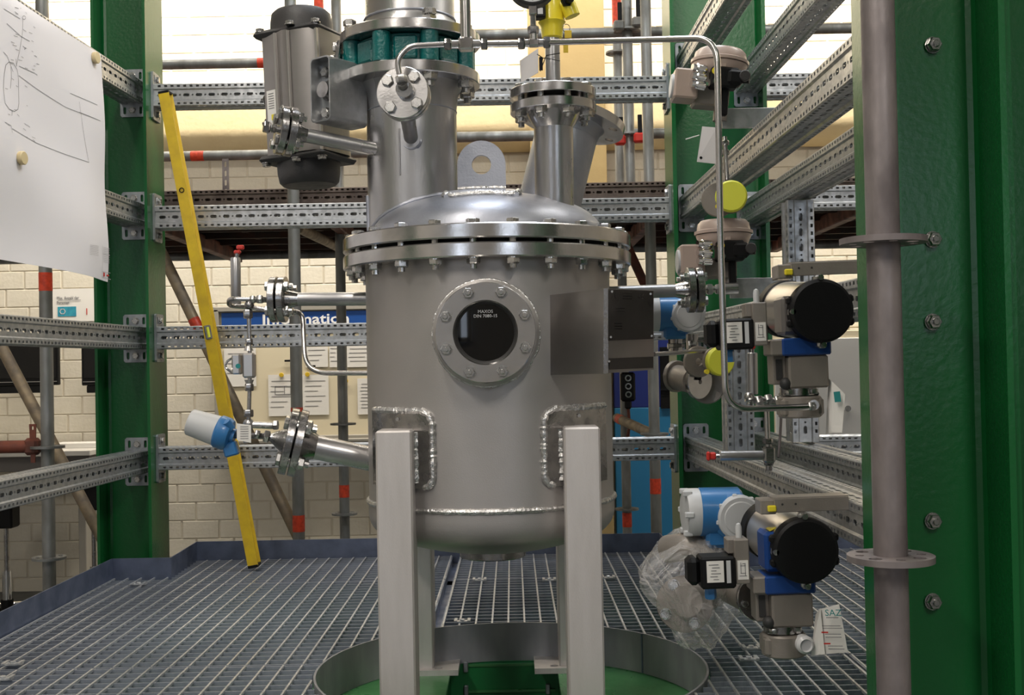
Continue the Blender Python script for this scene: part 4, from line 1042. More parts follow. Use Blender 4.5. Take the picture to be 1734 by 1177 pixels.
# ================================================================== DRAWING SHEET ON THE LEFT RAILS
Yp = 3.70
def sheetX(Y): return LXR + .0415 - .046 * (4.097 - Y)
def sheet(u, w):
    """u 0..1 from far right edge towards the viewer, w 0..1 from bottom to top"""
    Y = Yp - u * 1.19
    zt_ = at(163, 92, Yp).z - .0 + (-.05 * u * (1 - u)) + u * .015; zb_ = at(183, 477, Yp).z + .015 * math.sin(u * PI) - .01 * u
    z = zb_ + (zt_ - zb_) * w
    wav = .012 * (1 + math.sin(u * 9 + w * 3)) * (.25 + (1 - w) * .9) * min(1, u * 6 + .3) + .006 * (1 + math.sin(w * 11 - u * 5)) * (1 - w * .5)
    Y2 = Y + (.012 * (1 - w) if u < .01 else 0)
    return V3((sheetX(Y) + .003 + wav * .8 * (0 if w > .97 else 1), Y2, z))
t = thing('drawing_sheet', 'large white plotted drawing sheet pinned to the left-hand rails with round magnets', 'drawing', sheet(0, 0))
b = MB(); nu, nw = 48, 30; vs = [sheet(i / nu, j / nw) for i in range(nu + 1) for j in range(nw + 1)]
k = len(vs); vs += [p - V3((.0006, 0, 0)) for p in vs]
fs = [(i * (nw + 1) + j, i * (nw + 1) + j + 1, (i + 1) * (nw + 1) + j + 1, (i + 1) * (nw + 1) + j) for i in range(nu) for j in range(nw)]
b.add(vs, fs + [tuple(q + k for q in reversed(f)) for f in fs]); b.build('sheet', 'paper', t, ang=180)
def pline(uv, wd=.0011, mb=None):
    pts_ = []
    for (u0, w0), (u1, w1) in zip(uv, uv[1:]):
        n = max(1, int(math.hypot((u1 - u0) * 1.19, (w1 - w0) * .75) / .02))
        for q in range(n): pts_.append((u0 + (u1 - u0) * q / n, w0 + (w1 - w0) * q / n))
    pts_.append(uv[-1])
    for (u0, w0), (u1, w1) in zip(pts_, pts_[1:]):
        a_ = sheet(u0, w0); c_ = sheet(u1, w1); d_ = (c_ - a_).normalized(); sd = d_.cross(V3((1, 0, 0))).normalized() * wd / 2; o_ = V3((.0010, 0, 0))
        mb.add([a_ - sd + o_, a_ + sd + o_, c_ + sd + o_, c_ - sd + o_], [(0, 1, 2, 3)])
def uw(px, py):
    """where a photograph point falls on the sheet plane"""
    d_ = at(px, py, 1.0) - V3((0, 0, CAMZ)); 
    # X = LXR+.045-.046*4.097+.046*Y ; X = d.x*Y
    Y = (LXR + .046 - .046 * 4.097) / (d_.x - .046)
    z = CAMZ + d_.z * Y; u = (Yp - Y) / 1.19
    z1 = sheet(u, 1).z; z0_ = sheet(u, 0).z
    return (u, (z - z0_) / (z1 - z0_))
def pix(lst): return [uw(*p) for p in lst]
b = MB()
cap = [(5, 110), (10, 105), (18, 107), (25, 118), (28, 135), (29, 175), (27, 185), (20, 189), (10, 185), (2, 175), (0, 150), (2, 125), (5, 110)]
pline(pix(cap), .0016, b)
for l in ([(28, 128), (60, 150), (110, 182), (165, 205)], [(16, 187), (14, 196)], [(14, 218), (60, 242), (110, 262), (145, 275)], [(145, 275), (138, 230), (130, 172)], [(23, 113), (28, 85), (32, 55), (33, 30)],
          [(14, 113), (15, 130), (13, 150)], [(0, 88), (7, 95), (18, 122)], [(5, 40), (30, 62), (45, 70)], [(28, 112), (56, 124)], [(116, 158), (160, 178)], [(0, 207), (12, 213), (14, 225)], [(22, 100), (24, 112)], [(33, 78), (38, 82), (36, 84)], [(0, 15), (28, 32)], [(130, 190), (165, 205)], [(29, 5), (34, 16), (30, 14)]):
    pline(pix(l), .0014, b)
for cx_, cy_, rr in ((32, 10, 4), (35, 30, 3)):
    pline(pix([(cx_ + rr * math.cos(q * PI / 6), cy_ + rr * math.sin(q * PI / 6)) for q in range(13)]), .0012, b)
b.build('plan_lines', 'ink', t, False)
b = MB()
random.seed(3)
for k in range(46):
    px = random.uniform(2, 60); py = random.uniform(5, 240); pline(pix([(px, py), (px + random.uniform(2, 7), py + random.uniform(1, 4))]), .0016, b)
for k in range(7): pline(pix([(138, 415 + k * 2.6), (138 + 17, 417.5 + k * 2.6)]), .0009, b)
for k in range(9): pline(pix([(166, 419 + k * 3), (178, 421 + k * 3)]), .0009, b)
pline(pix([(164, 416), (166, 470)]), .0012, b); pline(pix([(166, 460), (180, 462)]), .0012, b); pline(pix([(166, 469), (182, 473)]), .0012, b); pline(pix([(165, 430), (178, 432)]), .0012, b)
b.build('plan_annotations', 'inkl', t, False)
b = MB(); p_ = pix([(170, 465)])[0]; q_ = sheet(*p_) + V3((.0015, 0, 0)); b.box(q_, (.0004, .012, .012)); q2 = sheet(*pix([(175, 466)])[0]) + V3((.0015, 0, 0)); b.box(q2, (.0004, .02, .005)); b.build('title_block_mark', 'redink', t, False)
for i, (px, py, lb) in enumerate(((158, 98, 'round tan magnet at the upper far corner of the drawing sheet'), (27, 268, 'round tan magnet in the middle of the drawing sheet'))):
    q = sheet(*uw(px, py)); tag(MB().cyl((0, 0, 0), (.014, -.002, 0), .0185, n=28, ch=.002).build('magnet', 'magnet', None), lb, 'magnet').location = q + V3((.0015, 0, 0))

# ================================================================== SCAFFOLD BEHIND
def scaf(a, b_, label, mat='scaf', r=.02415, rosettes=(), tapes=(), wedges=()):
    a = V3(a); b_ = V3(b_); t = thing('scaffold_tube', label, 'scaffold tube', a)
    MB().cyl(a, b_, r, n=24).build('tube', mat, t)
    d_ = b_ - a; dn = d_.normalized()
    for rz_ in rosettes:
        f_ = (rz_ - a.z) / d_.z; p = a + d_ * f_
        hl = []
        for j in range(8):
            a0 = j * PI / 4; rr = .045; hw = .010 if j % 2 else .007
            hl.append([(math.cos(a0) * rr + hw * math.cos(2 * PI * i / 8 + PI / 8), math.sin(a0) * rr + hw * math.sin(2 * PI * i / 8 + PI / 8)) for i in range(8)])
        MB().prism([(.062 * math.cos(2 * PI * i / 40), .062 * math.sin(2 * PI * i / 40)) for i in range(40)], Matrix.Translation(p - V3((0, 0, .0045))), .009, hl).build('rosette', mat, t)
    for (f0, f1) in tapes:
        MB().lathe([(r + .0008, 0), (r + .0008, d_.length * (f1 - f0))], a + d_ * f0, dn, 24, cap=False).build('marking_tape', 'tape', t)
    return t
def tape_f(a, b_, p0, p1):
    a = V3(a); b_ = V3(b_); L2 = (b_ - a).length; return ((V3(p0) - a).length / L2, (V3(p1) - a).length / L2)
def vert(pxs, Y, z0, z1, label, ros=(), tapes=(), mat='scaf'):
    """vertical tube at pixel px (at py) ; ros & tapes given as photograph rows"""
    px, py = pxs; x = at(px, py, Y).x
    zz = lambda row: at(px + (row - py) * .019, row, Y).z
    L2 = z1 - z0
    return scaf((x, Y, z0), (x, Y, z1), label, mat, rosettes=[zz(r_) for r_ in ros], tapes=[((zz(b1) - z0) / L2, (zz(a1) - z0) / L2) for a1, b1 in tapes])
vert((80, 700), 4.35, 0, 4.4, 'grey scaffold standard left of the left green column with two rosettes', (757, 945), ((462, 493),))
vert((498, 400), 4.70, 0, 4.4, 'dark scaffold standard just left of the vessel crossing the Information board', (), ((872, 900), (690, 697)))
vert((577, 480), 5.6, 0, 4.4, 'thin scaffold standard with rosettes between the information board and the vessel', (718, 870), ((821, 842),))
vert((545, 330), 5.9, 2.25, 4.4, 'short scaffold standard with red top mark standing on the deck behind the grey actuator', (), ((-10, 30),))
vert((1050, 300), 6.0, 0, 4.4, 'scaffold standard with red painted top right of the slanted nozzle', (90, 862), ((-10, 42), (868, 892)))
vert((1065, 200), 5.3, 2.3, 4.4, 'scaffold standard with wedge rosettes in front of the red-topped one', (52, 228))
vert((1097, 200), 5.1, 0, 4.4, 'scaffold standard nearest the right back green column', (735,), ((810, 836),))
def hor(p, q, Y, label, tapes=(), mat='scaf'):
    a = at(p[0], p[1], Y); b_ = at(q[0], q[1], Y); a.z = b_.z = (a.z + b_.z) / 2
    return scaf(a, b_, label, mat, tapes=tapes)
hor((150, 112), (640, 103), 5.64, 'horizontal scaffold ledger above the top rail on the left with orange mark', ((.585, .607),))
hor((150, 268), (640, 258), 5.64, 'horizontal scaffold ledger below the top rail on the left with orange mark', ((.355, .40),))
hor((770, 60), (1460, 48), 5.348, 'horizontal scaffold ledger passing behind the yellow transmitter')
hor((770, 231), (1300, 224), 5.348, 'horizontal scaffold ledger behind the lifting lug')
def diag(p, Y0, q, Y1, label, tapes=(), mat='rusty'):
    return scaf(at(*p, Y0), at(*q, Y1), label, mat, tapes=tapes)
diag((265, 410), 5.0, (508, 915), 4.748, 'slanting brown scaffold brace behind the yellow spirit level', ((.27, .31),))
diag((-20, 545), 4.8, (196, 955), 4.7, 'slanting brown scaffold brace at the far left')
diag((1045, 708), 5.9, (1120, 742), 5.2, 'short slanting brace with clamp right of the vessel', ((.05, .15),))
# wedge heads
for px, py, Y, mt_, lb in ((1048, 38, 5.25, 'black', 'black wedge head on the upper rosette, left one'), (1079, 32, 5.25, 'black', 'black wedge head on the upper rosette, right one'), (1050, 232, 5.25, 'red', 'red wedge clamp on the lower rosette, left one'), (1082, 228, 5.25, 'red', 'red wedge clamp on the lower rosette, right one')):
    p = at(px, py, Y); t = thing('wedge_head', lb, 'clamp', p)
    MB().box(p + V3((0, 0, -.015)), (.05, .04, .045), ch=.008).build('clamp_body', 'scaf' if mt_ == 'black' else 'red', t)
    MB().box(p + V3((.004, -.01, .045)), (.02, .006, .09), ch=.002).build('wedge', 'black', t)
# red ledger at the left
p, q = at(-30, 762, 4.35), at(62, 756, 4.35); t = thing('red_ledger', 'dark red scaffold ledger with wedge head at the far left', 'scaffold tube', q)
MB().cyl((p.x, 4.35, q.z), (q.x - .03, 4.35, q.z), .024, n=24).build('tube', 'redbeam', t); MB().box((q.x - .015, 4.35, q.z), (.055, .05, .065), ch=.012).build('wedge_box', 'redbeam', t)
b = MB(); b.prism([(-.008, -.07), (.008, -.07), (.013, .075), (-.013, .075)], wallmt((q.x - .008, 4.34, q.z + .01)), .006, [slot(0, .06, .004, .007)]); b.build('wedge', 'redbeam', t)
# deck
t = thing('scaffold_deck', 'dark weathered scaffold deck of steel planks behind the second rail', 'scaffold deck', (0, 6, 2.24))
zdk = at(400, 428, 7.0).z
b = MB(); b.box((0, 0, 0), (7.6, .30, .012)); b.box((0, -.145, -.02), (7.6, .006, .05)); b.box((0, .145, -.02), (7.6, .006, .05))
for k in range(19): b.box((-3.6 + k * .4, 0, -.012), (.03, .29, .014))
DK = mesh_only(b, 'plank', 'deck', False)
for k in range(7): piece(t, 'plank', DK, Matrix.Translation((.2, 5.04 + .31 * k, zdk + .03)))
for x in (at(330, 400, 6).x, at(600, 400, 6).x, at(1080, 400, 6).x, at(1380, 400, 6).x, -2.6):
    MB().box((x, 5.9, zdk - .03), (.05, 2.1, .07), ch=.004).build('transom', 'redbeam', t)
MB().cyl((-3.2, 4.86, zdk - .005), (3.6, 4.86, zdk - .005), .024, n=20).build('front_ledger', 'scaf', t)
MB().cyl((-3.2, 6.9, zdk - .03), (3.6, 6.9, zdk - .03), .024, n=20).build('rear_ledger', 'scaf', t)
# perforated strip on the deck front and hanger
zr = at(400, 340, 4.80).z
deck_rail = rail((-1.9, 4.79, zr - .0), (3.2, 4.79, zr - .0), 'weathered perforated rail along the front of the scaffold deck', (False, False))
for o_ in deck_rail.children: o_.data = o_.data.copy(); o_.data.materials[0] = M['deckr']
p = at(381, 300, 5.6); t = thing('hanger_strip', 'short slotted steel strip hanging upright under the left ledger', 'strip', p)
b = MB(); h0 = at(381, 268, 5.6).z; h1 = at(381, 332, 5.6).z
b.prism(rrect(.016, (h0 - h1) / 2, .002, 1), wallmt((p.x, 5.616, (h0 + h1) / 2)), .004, [slot(0, -.07 + .045 * k, .005, .014) for k in range(4)]); b.build('slotted_strip', 'scafn', t)
p, q = at(598, 328, 5.2), at(628, 352, 5.2); tag(MB().box((p + q) / 2, (.16, .05, .05), ch=.004).build('deck_coupler', 'redbeam', None, org=None), 'rust red coupler block beside the big neck pipe', 'coupler')
# extra red brace right of the vessel
diag((1052, 395), 6.0, (1100, 500), 6.0, 'rust red slanting strut right of the lid flange', (), 'redbeam')
# diagonal under deck left of the flange
diag((505, 385), 5.0, (585, 425), 6.6, 'rusty strut beneath the scaffold deck left of the lid flange', (), 'rusty')

# near scaffold tube on the right
x = at(1500, 600, 1.683).x
scaf((x, 1.683, 0), (x, 1.683, 4.4), 'thick-looking worn scaffold standard right in front of the near green column', 'scafn', rosettes=[at(1502, 408, 1.683).z, at(1506, 945, 1.683).z])
t = thing('clamp_stub', 'bolted clamp end on the near rosette pointing left', 'clamp', at(1440, 410, 1.70))

bpy.data.objects.remove(t)

# ================================================================== WALL FURNITURE
Yb = 7.93
t = thing('information_board', 'cream notice board with blue Information header behind the left middle flange', 'notice board', at(500, 640, Yb))
x0, x1 = at(368, 600, Yb).x, at(700, 600, Yb).x; z1, z0 = at(500, 522, Yb).z, at(500, 742, Yb).z
MB().box(((x0 + x1) / 2, Yb + .02, (z0 + z1) / 2), (x1 - x0, .02, z1 - z0)).build('board_face', 'cream', t)
b = MB()
for z in (z0, z1): b.box(((x0 + x1) / 2, Yb, z), (x1 - x0 + .04, .05, .035), ch=.004)
for x in (x0, x1): b.box((x, Yb, (z0 + z1) / 2), (.035, .05, z1 - z0), ch=.004)
b.build('board_frame', 'frame', t)
zs1, zs0 = at(450, 530, Yb).z, at(450, 554, Yb).z
MB().box(((x0 + x1) / 2 + .01, Yb - .0, (zs0 + zs1) / 2), (x1 - x0 - .05, .02, zs1 - zs0 + .01)).build('header_strip', 'sign', t)
text(t, 'lettering', 'Information', .098, wallmt((at(444, 550, Yb).x, Yb - .014, at(444, 549.5, Yb).z)), 'signw', .001, sx=1.30, bold=.0018)
MB().box(((x0 + x1) / 2, Yb - .06, z0 - .015), (x1 - x0, .10, .02), ch=.003).build('tray', 'frame', t)
def sheet_p(px0, py0, px1, py1, label, lines=5, mat='white', pic=None, Yq=Yb):
    a = at(px0, py1, Yq); c = at(px1, py0, Yq); w_ = c.x - a.x; h_ = c.z - a.z; ce = (a + c) / 2
    t = thing('notice_sheet', label, 'notice', (ce.x, Yq, a.z))
    MB().box((ce.x, Yq + .002, ce.z), (w_, .002, h_)).build('sheet', mat, t)
    b = MB()
    for k in range(lines): b.box((ce.x - w_ * .08 * (k % 3), Yq - .0005, c.z - h_ * (.15 + .75 * k / max(1, lines))), (w_ * (.75 - .12 * (k % 3)), .001, .004))
    if b.v: b.build('print_lines', 'inkl', t, False)
    if pic: 
        a2 = at(pic[0], pic[3], Yq - .001); c2 = at(pic[2], pic[1], Yq - .001); ce2 = (a2 + c2) / 2; w2, h2 = c2.x - a2.x, c2.z - a2.z
        b = MB()
        for sx_ in (-.5, .1, .5): b.box((ce2.x + sx_ * w2, Yq - .001, ce2.z), (.004, .001, h2))
        for sz_ in (-.5, .5): b.box((ce2.x, Yq - .001, ce2.z + sz_ * h2), (w2, .001, .004))
        b.build('printed_figure', 'ink', t, False)
    return t
sheet_p(455, 634, 498, 705, 'white notice with a small printed figure on the information board', 6, pic=(466, 654, 492, 668))
sheet_p(513, 634, 556, 703, 'white text notice low on the board right of the dark standard', 6)
sheet_p(518, 587, 555, 622, 'white notice high on the board right of the dark standard', 3)
sheet_p(558, 584, 572, 622, 'narrow white notice partly behind the thin standard', 4)
sheet_p(586, 584, 640, 622, 'white notice at the board edge beside the vessel, upper one', 4)
sheet_p(606, 640, 660, 702, 'white notice at the board edge beside the vessel, lower one', 8)
sheet_p(380, 588, 433, 655, 'white notice at the left of the information board behind the needle valve', 3)
for i, (px, py, lb) in enumerate(((477, 635, 'yellow round magnet on the notice with the printed figure'), (521, 634, 'yellow round magnet on the lower text notice'), (586, 645, 'yellow round magnet right of the thin standard'))):
    o = tag(MB().cyl((0, 0, 0), (0, -.012, 0), .016, n=20, ch=.002).build('board_magnet', 'yellow', None), lb, 'magnet', 'round magnets on the information board'); o.location = at(px, py, Yb - .0)+V3((0,-.004,0))
for i, (px, py, lb) in enumerate(((488, 611, 'small dark bar magnet left of the dark standard'), (528, 620, 'small dark bar magnet under the upper notice'))):
    o = tag(MB().box((0, 0, 0), (.05, .012, .014), ch=.002).build('bar_magnet', 'black', None), lb, 'magnet', 'bar magnets on the information board'); o.location = at(px, py, Yb - .01)
# persons notice
Yn = 7.985
t = sheet_p(86, 488, 166, 545, 'white wall notice reading Max. Anzahl der Personen with red 1', 0, Yq=Yn)
mtx = wallmt(at(96, 507, Yn - .002)); text(t, 'lettering', 'Max. Anzahl der', .030, mtx, 'ink', .0005, sx=.78)
text(t, 'lettering', 'Personen :', .030, wallmt(at(96, 515, Yn - .002)), 'ink', .0005, sx=.78)
text(t, 'red_numeral', '1', .065, wallmt(at(143, 533, Yn - .002)), 'redink', .0005)
a = at(98, 536, Yn); c = at(129, 519, Yn); MB().box(((a.x + c.x) / 2, Yn - .001, (a.z + c.z) / 2), (c.x - a.x, .002, c.z - a.z)).build('blue_picture', 'cyanpic', t)
p = at(106, 527.5, Yn - .003); MB().lathe([(.016, 0), (.022, 0), (.022, .001), (.016, .001)], p, (0, -1, 0), 6, closed=True).build('hexagon_mark', 'lgrey', t)
b = MB()
b.box(at(110, 508.5, Yn - .003) + V3((.03, 0, 0)), (.16, .001, .003)); b.build('underline', 'ink', t, False)
# monitors
for (xa, ya, xb, yb, lb) in ((-60, 580, 100, 655, 'black wall monitor at the far left above the bench'), (140, 585, 205, 653, 'black wall monitor partly behind the left green column')):
    a = at(xa, yb, 7.75); c = at(xb, ya - 15, 7.75); ce = (a + c) / 2; t = thing('wall_monitor', lb, 'monitor', ce)
    MB().box(ce, (c.x - a.x, .04, c.z - a.z), ch=.006).build('casing', 'black', t)
    MB().box(ce + V3((0, -.021, .02)), (c.x - a.x - .03, .002, c.z - a.z - .06)).build('screen', 'screen', t)
    MB().box(ce + V3((0, -.022, -(c.z - a.z) / 2 + .025)), (c.x - a.x - .02, .002, .004)).build('silver_line', 'silver', t)
    MB().box(ce + V3((0, .1, 0)), (.12, .18, .12)).build('wall_mount', 'black', t)
    MB().box(ce + V3((.05, .0, -(c.z - a.z) / 2 - .025)), (.3, .035, .05), ch=.005).build('lower_bar', 'black', t)
# lab bench
zb_ = at(100, 768, 7.3).z
t = thing('lab_bench', 'pale topped laboratory bench along the back wall at the far left', 'bench', (-3, 7.6, 0))
MB().box((-3.78, 7.62, zb_), (2.2, .66, .035), ch=.004).build('worktop', 'bench', t)
MB().box((-3.78, 7.66, zb_ - .07), (2.1, .5, .10), ch=.004).build('drawer_front', 'benchd', t)
for x in (-4.8, -2.78): MB().box((x, 7.66, (zb_ - .18) / 2), (.05, .5, zb_ - .18), ch=.004).build('leg', 'frame', t)
p = at(170, 762, 7.5); t = thing('perforated_tray', 'shallow white perforated tray lying on the bench', 'tray', (p.x - .15, 7.6, zb_ + .02))
b = MB(); b.prism(rrect(.17, .1, .01, 2), Matrix.Translation((p.x - .15, 7.6, zb_ + .019)), .03, [slot(-.13 + .04 * i, -.06 + .04 * j, .008, .008) for i in range(7) for j in range(4)]); b.build('tray_plate', 'white', t)
# stools
def stool(px, py, Y, lb):
    p = at(px, py, Y); x = p.x; zr_ = p.z
    t = thing('lab_stool', lb, 'stool', (x, Y, 0)); sz_ = at(px, py - 160, Y).z
    b = MB(); b.cyl((x, Y, sz_), (x, Y, sz_ + .07), .2, n=36, ch=.02); b.build('seat', 'charcoal', t)
    MB().box((x, Y, sz_ - .09), (.12, .12, .16), ch=.01).build('seat_mechanism', 'black', t)
    MB().cyl((x, Y, .25), (x, Y, sz_ - .15), .014, n=16).build('gas_rod', 'steel_d', t)
    MB().cyl((x, Y, .13), (x, Y, .33), .026, n=18).build('gas_sleeve', 'chrome', t)
    MB().cyl((x, Y, .03), (x, Y, .16), .036, n=18).build('hub', 'black', t)
    b = MB(); b.tube([(x + .235 * math.cos(2 * PI * q / 40), Y + .235 * math.sin(2 * PI * q / 40), .09) for q in range(41)], .012, 10); b.build('base_ring', 'chrome', t)
    for k in range(5):
        a_ = k * 2 * PI / 5 + .3; b = MB(); b.tube([(x, Y, .10), (x + .12 * math.cos(a_), Y + .12 * math.sin(a_), .08), (x + .225 * math.cos(a_), Y + .225 * math.sin(a_), .075)], .016, 8); b.cyl((x + .225 * math.cos(a_), Y + .225 * math.sin(a_), 0), (x + .225 * math.cos(a_), Y + .225 * math.sin(a_), .08), .02, n=10); b.build('base_arm', 'black', t)
stool(12, 1005, 6.9, 'black laboratory stool with chrome ring base at the far left')
stool(160, 975, 7.0, 'black laboratory stool partly behind the left green column')
# black socket strip by the vessel
p = at(1063, 655, 5.94); t = thing('socket_box', 'black box with three round connectors hanging right of the vessel', 'connector box', p)
b = MB(); b.box(p, (.075, .05, .15), ch=.01); b.box(p + V3((0, 0, -.09)), (.035, .03, .05), ch=.008); b.build('casing', 'black', t)
for k in range(3): q = p + V3((.0, -.026, .045 - .042 * k)); MB().lathe([(.010, 0), (.017, 0), (.017, .006), (.010, .006)], q, (0, -1, 0), 20, closed=True).build('connector_ring', 'steel', t)
b = MB(); b.tube([p + V3((0, 0, -.1)), p + V3((.005, 0, -.2)), p + V3((-.01, .03, -.3))], .008, 8); b.build('cable', 'redbeam', t)
# cream cabinet seen between right column and near column
x0, x1 = at(1300, 600, 7.6).x, at(1700, 600, 7.6).x; z1 = at(1400, 560, 7.6).z
t = thing('cream_cabinet', 'pale cabinet front with round knob seen between the two right green columns', 'cabinet', ((x0 + x1) / 2, 7.7, 0))
MB().box(((x0 + x1) / 2, 7.75, z1 / 2), (x1 - x0, .4, z1), ch=.005).build('body', 'cream', t)
MB().box(((x0 + x1) / 2, 7.545, z1 / 2 + .1), (x1 - x0 - .06, .02, z1 - .3), ch=.005).build('door', 'lgrey', t)
MB().cyl(at(1436, 692, 7.53), at(1436, 692, 7.50), .02, n=18).build('knob', 'steel', t)
# ================================================================== RIGHT-HAND INSTRUMENTS
def tf(mb, mt): mb.v = [mt @ p for p in mb.v]; return mb
def ball_valve(px, py, Y, lb, dy=0, s=1.0, low=False):
    """pneumatic actuator with black round cap over a stainless valve; origin at cap centre"""
    c = at(px, py, Y); t = thing('actuated_valve', lb, 'valve', c)
    mt = Matrix.Translation(c) @ Matrix.Rotation(-.019, 4, 'Y') @ Matrix.Scale(s, 4)
    def B(name, mat, f, smooth=True):
        b = MB(); f(b); tf(b, mt); return b.build(name, mat, t, smooth)
    B('end_cap', 'black', lambda b: (b.lathe([(.0001, 0), (.055, 0), (.0605, .004), (.062, .010), (.062, .030)], (0, 0, 0), (0, 1, 0), 56), [b.box((sx * .056, .02, sz * .022), (.016, .02, .016), ch=.004) for sx in (-1, 1) for sz in (-1, 1)]))
    skew = V3((-.14, 1, .08)).normalized()
    B('cylinder_body', 'silver', lambda b: b.lathe([(.057, 0), (.057, .15)], (0, .028, 0), skew, 48))
    B('rear_cap', 'black', lambda b: b.cyl(V3((0, .028, 0)) + skew * .15, V3((0, .028, 0)) + skew * .185, .060, n=48, ch=.005))
    B('body_block', 'blue_d' if low else 'anod', lambda b: b.box((-.045, .07, -.005), (.05, .07, .075), ch=.006))
    B('warning_label', 'ybright', lambda b: b.box((-.026, .06, .0545), (.026, .03, .002), Matrix.Rotation(-.42, 4, 'Y'))) if low else None
    for (x, z) in ((-.056, -.0), (.0, .064), (.0, -.066)):
        B('bolt', 'bolt', lambda b: (b.box((x * .95, .02, z * .95), (.018, .02, .018), ch=.004), b.cyl((x, .0, z), (x, .012, z), .0055, n=12)))
    B('manifold', 'beige', lambda b: (b.box((-.114, .055, -.020), (.028, .05, .084), ch=.002), b.box((-.132, .06, .008), (.014, .04, .028), ch=.002)))
    B('manifold_label', 'white', lambda b: b.box((-.1135, .0295, -.035), (.020, .001, .036)), False)
    B('label_diagram', 'ink', lambda b: [b.box((-.1135 + dx_, .0288, -.035 + dz_), (w_, .0008, h_)) for dx_, dz_, w_, h_ in ((-.004, .004, .001, .02), (.004, 0, .001, .022), (0, .008, .010, .001), (0, -.006, .010, .001), (0, -.011, .014, .001), (0.002, .012, .006, .001))], False)
    B('silencer', 'lgrey', lambda b: b.lathe([(.006, 0), (.006, .020), (.004, .026), (.0001, .028)], (-.114, .055, .022), (0, 0, 1), 18))
    B('solenoid_coil', 'black', lambda b: (b.box((-.161, .05, -.038), (.066, .055, .060), ch=.004), b.box((-.205, .055, -.036), (.024, .05, .052), ch=.008)))
    B('coil_label', 'white', lambda b: b.box((-.167, .0215, -.035), (.032, .001, .040)), False)
    B('coil_print', 'ink', lambda b: [b.box((-.170 + (k % 2) * .004, .0207, -.022 - k * .0055), (.018 - (k % 3) * .004, .0008, .0012)) for k in range(6)], False)
    B('coil_stripe', 'lgrey', lambda b: b.box((-.142, .0215, -.036), (.008, .001, .042)), False)
    B('blue_gland', 'blue', lambda b: b.hex((-.172, .055, -.092), (0, 0, 1), .019, .024))
    B('adapter_block', 'blue_d', lambda b: b.box((-.025, .07, -.067), (.095, .08, .034), ch=.003))
    B('adapter_side', 'beige', lambda b: b.box((-.079, .07, -.067), (.030, .07, .032), ch=.003))
    B('yoke_box', 'beige', lambda b: (b.box((-.022, .07, -.116), (.078, .07, .064), ch=.004), b.box((-.073, .085, -.110), (.026, .05, .06), ch=.002)))
    B('yoke_recess', 'charcoal', lambda b: (b.box((-.0745, .0585, -.11), (.012, .004, .04)), b.sphere((-.066, .045, -.138), .012)))
    B('bonnet', 'steel_d', lambda b: (b.cyl((-.034, .075, -.162), (-.034, .075, -.147), .036, n=32), b.box((-.034, .075, -.160), (.068, .055, .006), ch=.002)))
    for x in (-.058, -.012): B('bonnet_nut', 'bolt', lambda b: b.hex((x, .045, -.160), (0, 0, 1), .014, .010))
    B('valve_body', 'beige', lambda b: (b.cyl((-.034, .07, -.206), (-.034, .07, -.164), .042, n=40, ch=.003), b.box((-.034, .07, -.185), (.082, .06, .038), ch=.006)))
    B('mounting_angle', 'beige', lambda b: (b.box((.02, .03, .083), (.14, .004, .026), ch=.001), b.box((.02, .055, .096), (.14, .05, .003)), b.box((-.06, .06, .080), (.03, .05, .028), ch=.002)))
    B('yellow_tie', 'ybright', lambda b: b.box((-.055, .028, .078), (.016, .01, .012), ch=.002))
    for x in (-.035, -.010): B('angle_hole', 'charcoal', lambda b: b.cyl((x, .0285, .085), (x, .0275, .085), .0022, n=10))
    if low:
        B('port_cap', 'clearcap', lambda b: (b.lathe([(.017, 0), (.017, .018), (.012, .024), (.010, .020), (.0001, .020)], (-.006, .040, -.178), (.1, -1, 0), 28), b.cyl((-.03, .07, -.17), (-.008, .045, -.177), .010, n=16)))
    return t
bv1 = ball_valve(1393, 526, 2.20, 'valve with big round black actuator cap beside the near green column, upper one')
bv2 = ball_valve(1366, 934, 2.14, 'valve with big round black actuator cap standing above the grating, lower one', low=True)
# leaflets hanging from the valves
t = thing('hang_leaflet', 'white folded leaflet with teal logo hanging from the lower black-capped valve', 'leaflet', at(1400, 1040, 2.16))
quad_slab([at(1386, 1108, 2.16), at(1436, 1105, 2.14), at(1421, 1023, 2.14), at(1386, 1032, 2.16)], .0008, 'front_page', 'white', t)
quad_slab([at(1373, 1111, 2.18), at(1397, 1108, 2.15), at(1389, 1030, 2.15), at(1381, 1040, 2.18)], .0008, 'back_page', 'white', t)
ld = (at(1421, 1023, 2.14) - at(1436, 1105, 2.14)); xdl = V3((1, -.35, .06))
def onleaf(px, py): return wallmt(at(px, py, 2.137), xdl, ld)
text(t, 'logo_lettering', 'SAZ', .017, onleaf(1397, 1043), 'tealink', .0002, sx=1.0)
b = MB()
for (px, py, w_) in ((1399, 1046, 20), (1392, 1060, 30), (1393, 1064, 32), (1397, 1074, 26), (1398, 1079, 26), (1402, 1094, 24), (1403, 1099, 26)): b.box((w_ * .0011 / 2, 0, 0), (w_ * .0011, .0012, .0003), onleaf(px, py))
b.build('print_lines', 'ink', t, False)
b = MB()
for (px, py) in ((1391, 1071), (1395, 1090)): b.box((.006, 0, 0), (.012, .0028, .0003), onleaf(px, py))
b.build('red_heading', 'redink', t, False)
t = thing('hang_leaflet', 'worn booklet hanging beside the upper black-capped valve', 'leaflet', at(1415, 690, 2.25))
for k, (dx_, yb_) in enumerate(((0, 2.27), (5, 2.25), (10, 2.22))):
    quad_slab([at(1398 + dx_, 735 - k * 2, yb_), at(1420 + dx_ * .6, 733, yb_ - .02), at(1431 - 5 + dx_ * .5, 668, yb_ - .02), at(1403 + dx_ * .5, 641 + 2 * k, yb_)], .0008, 'page', 'white', t)
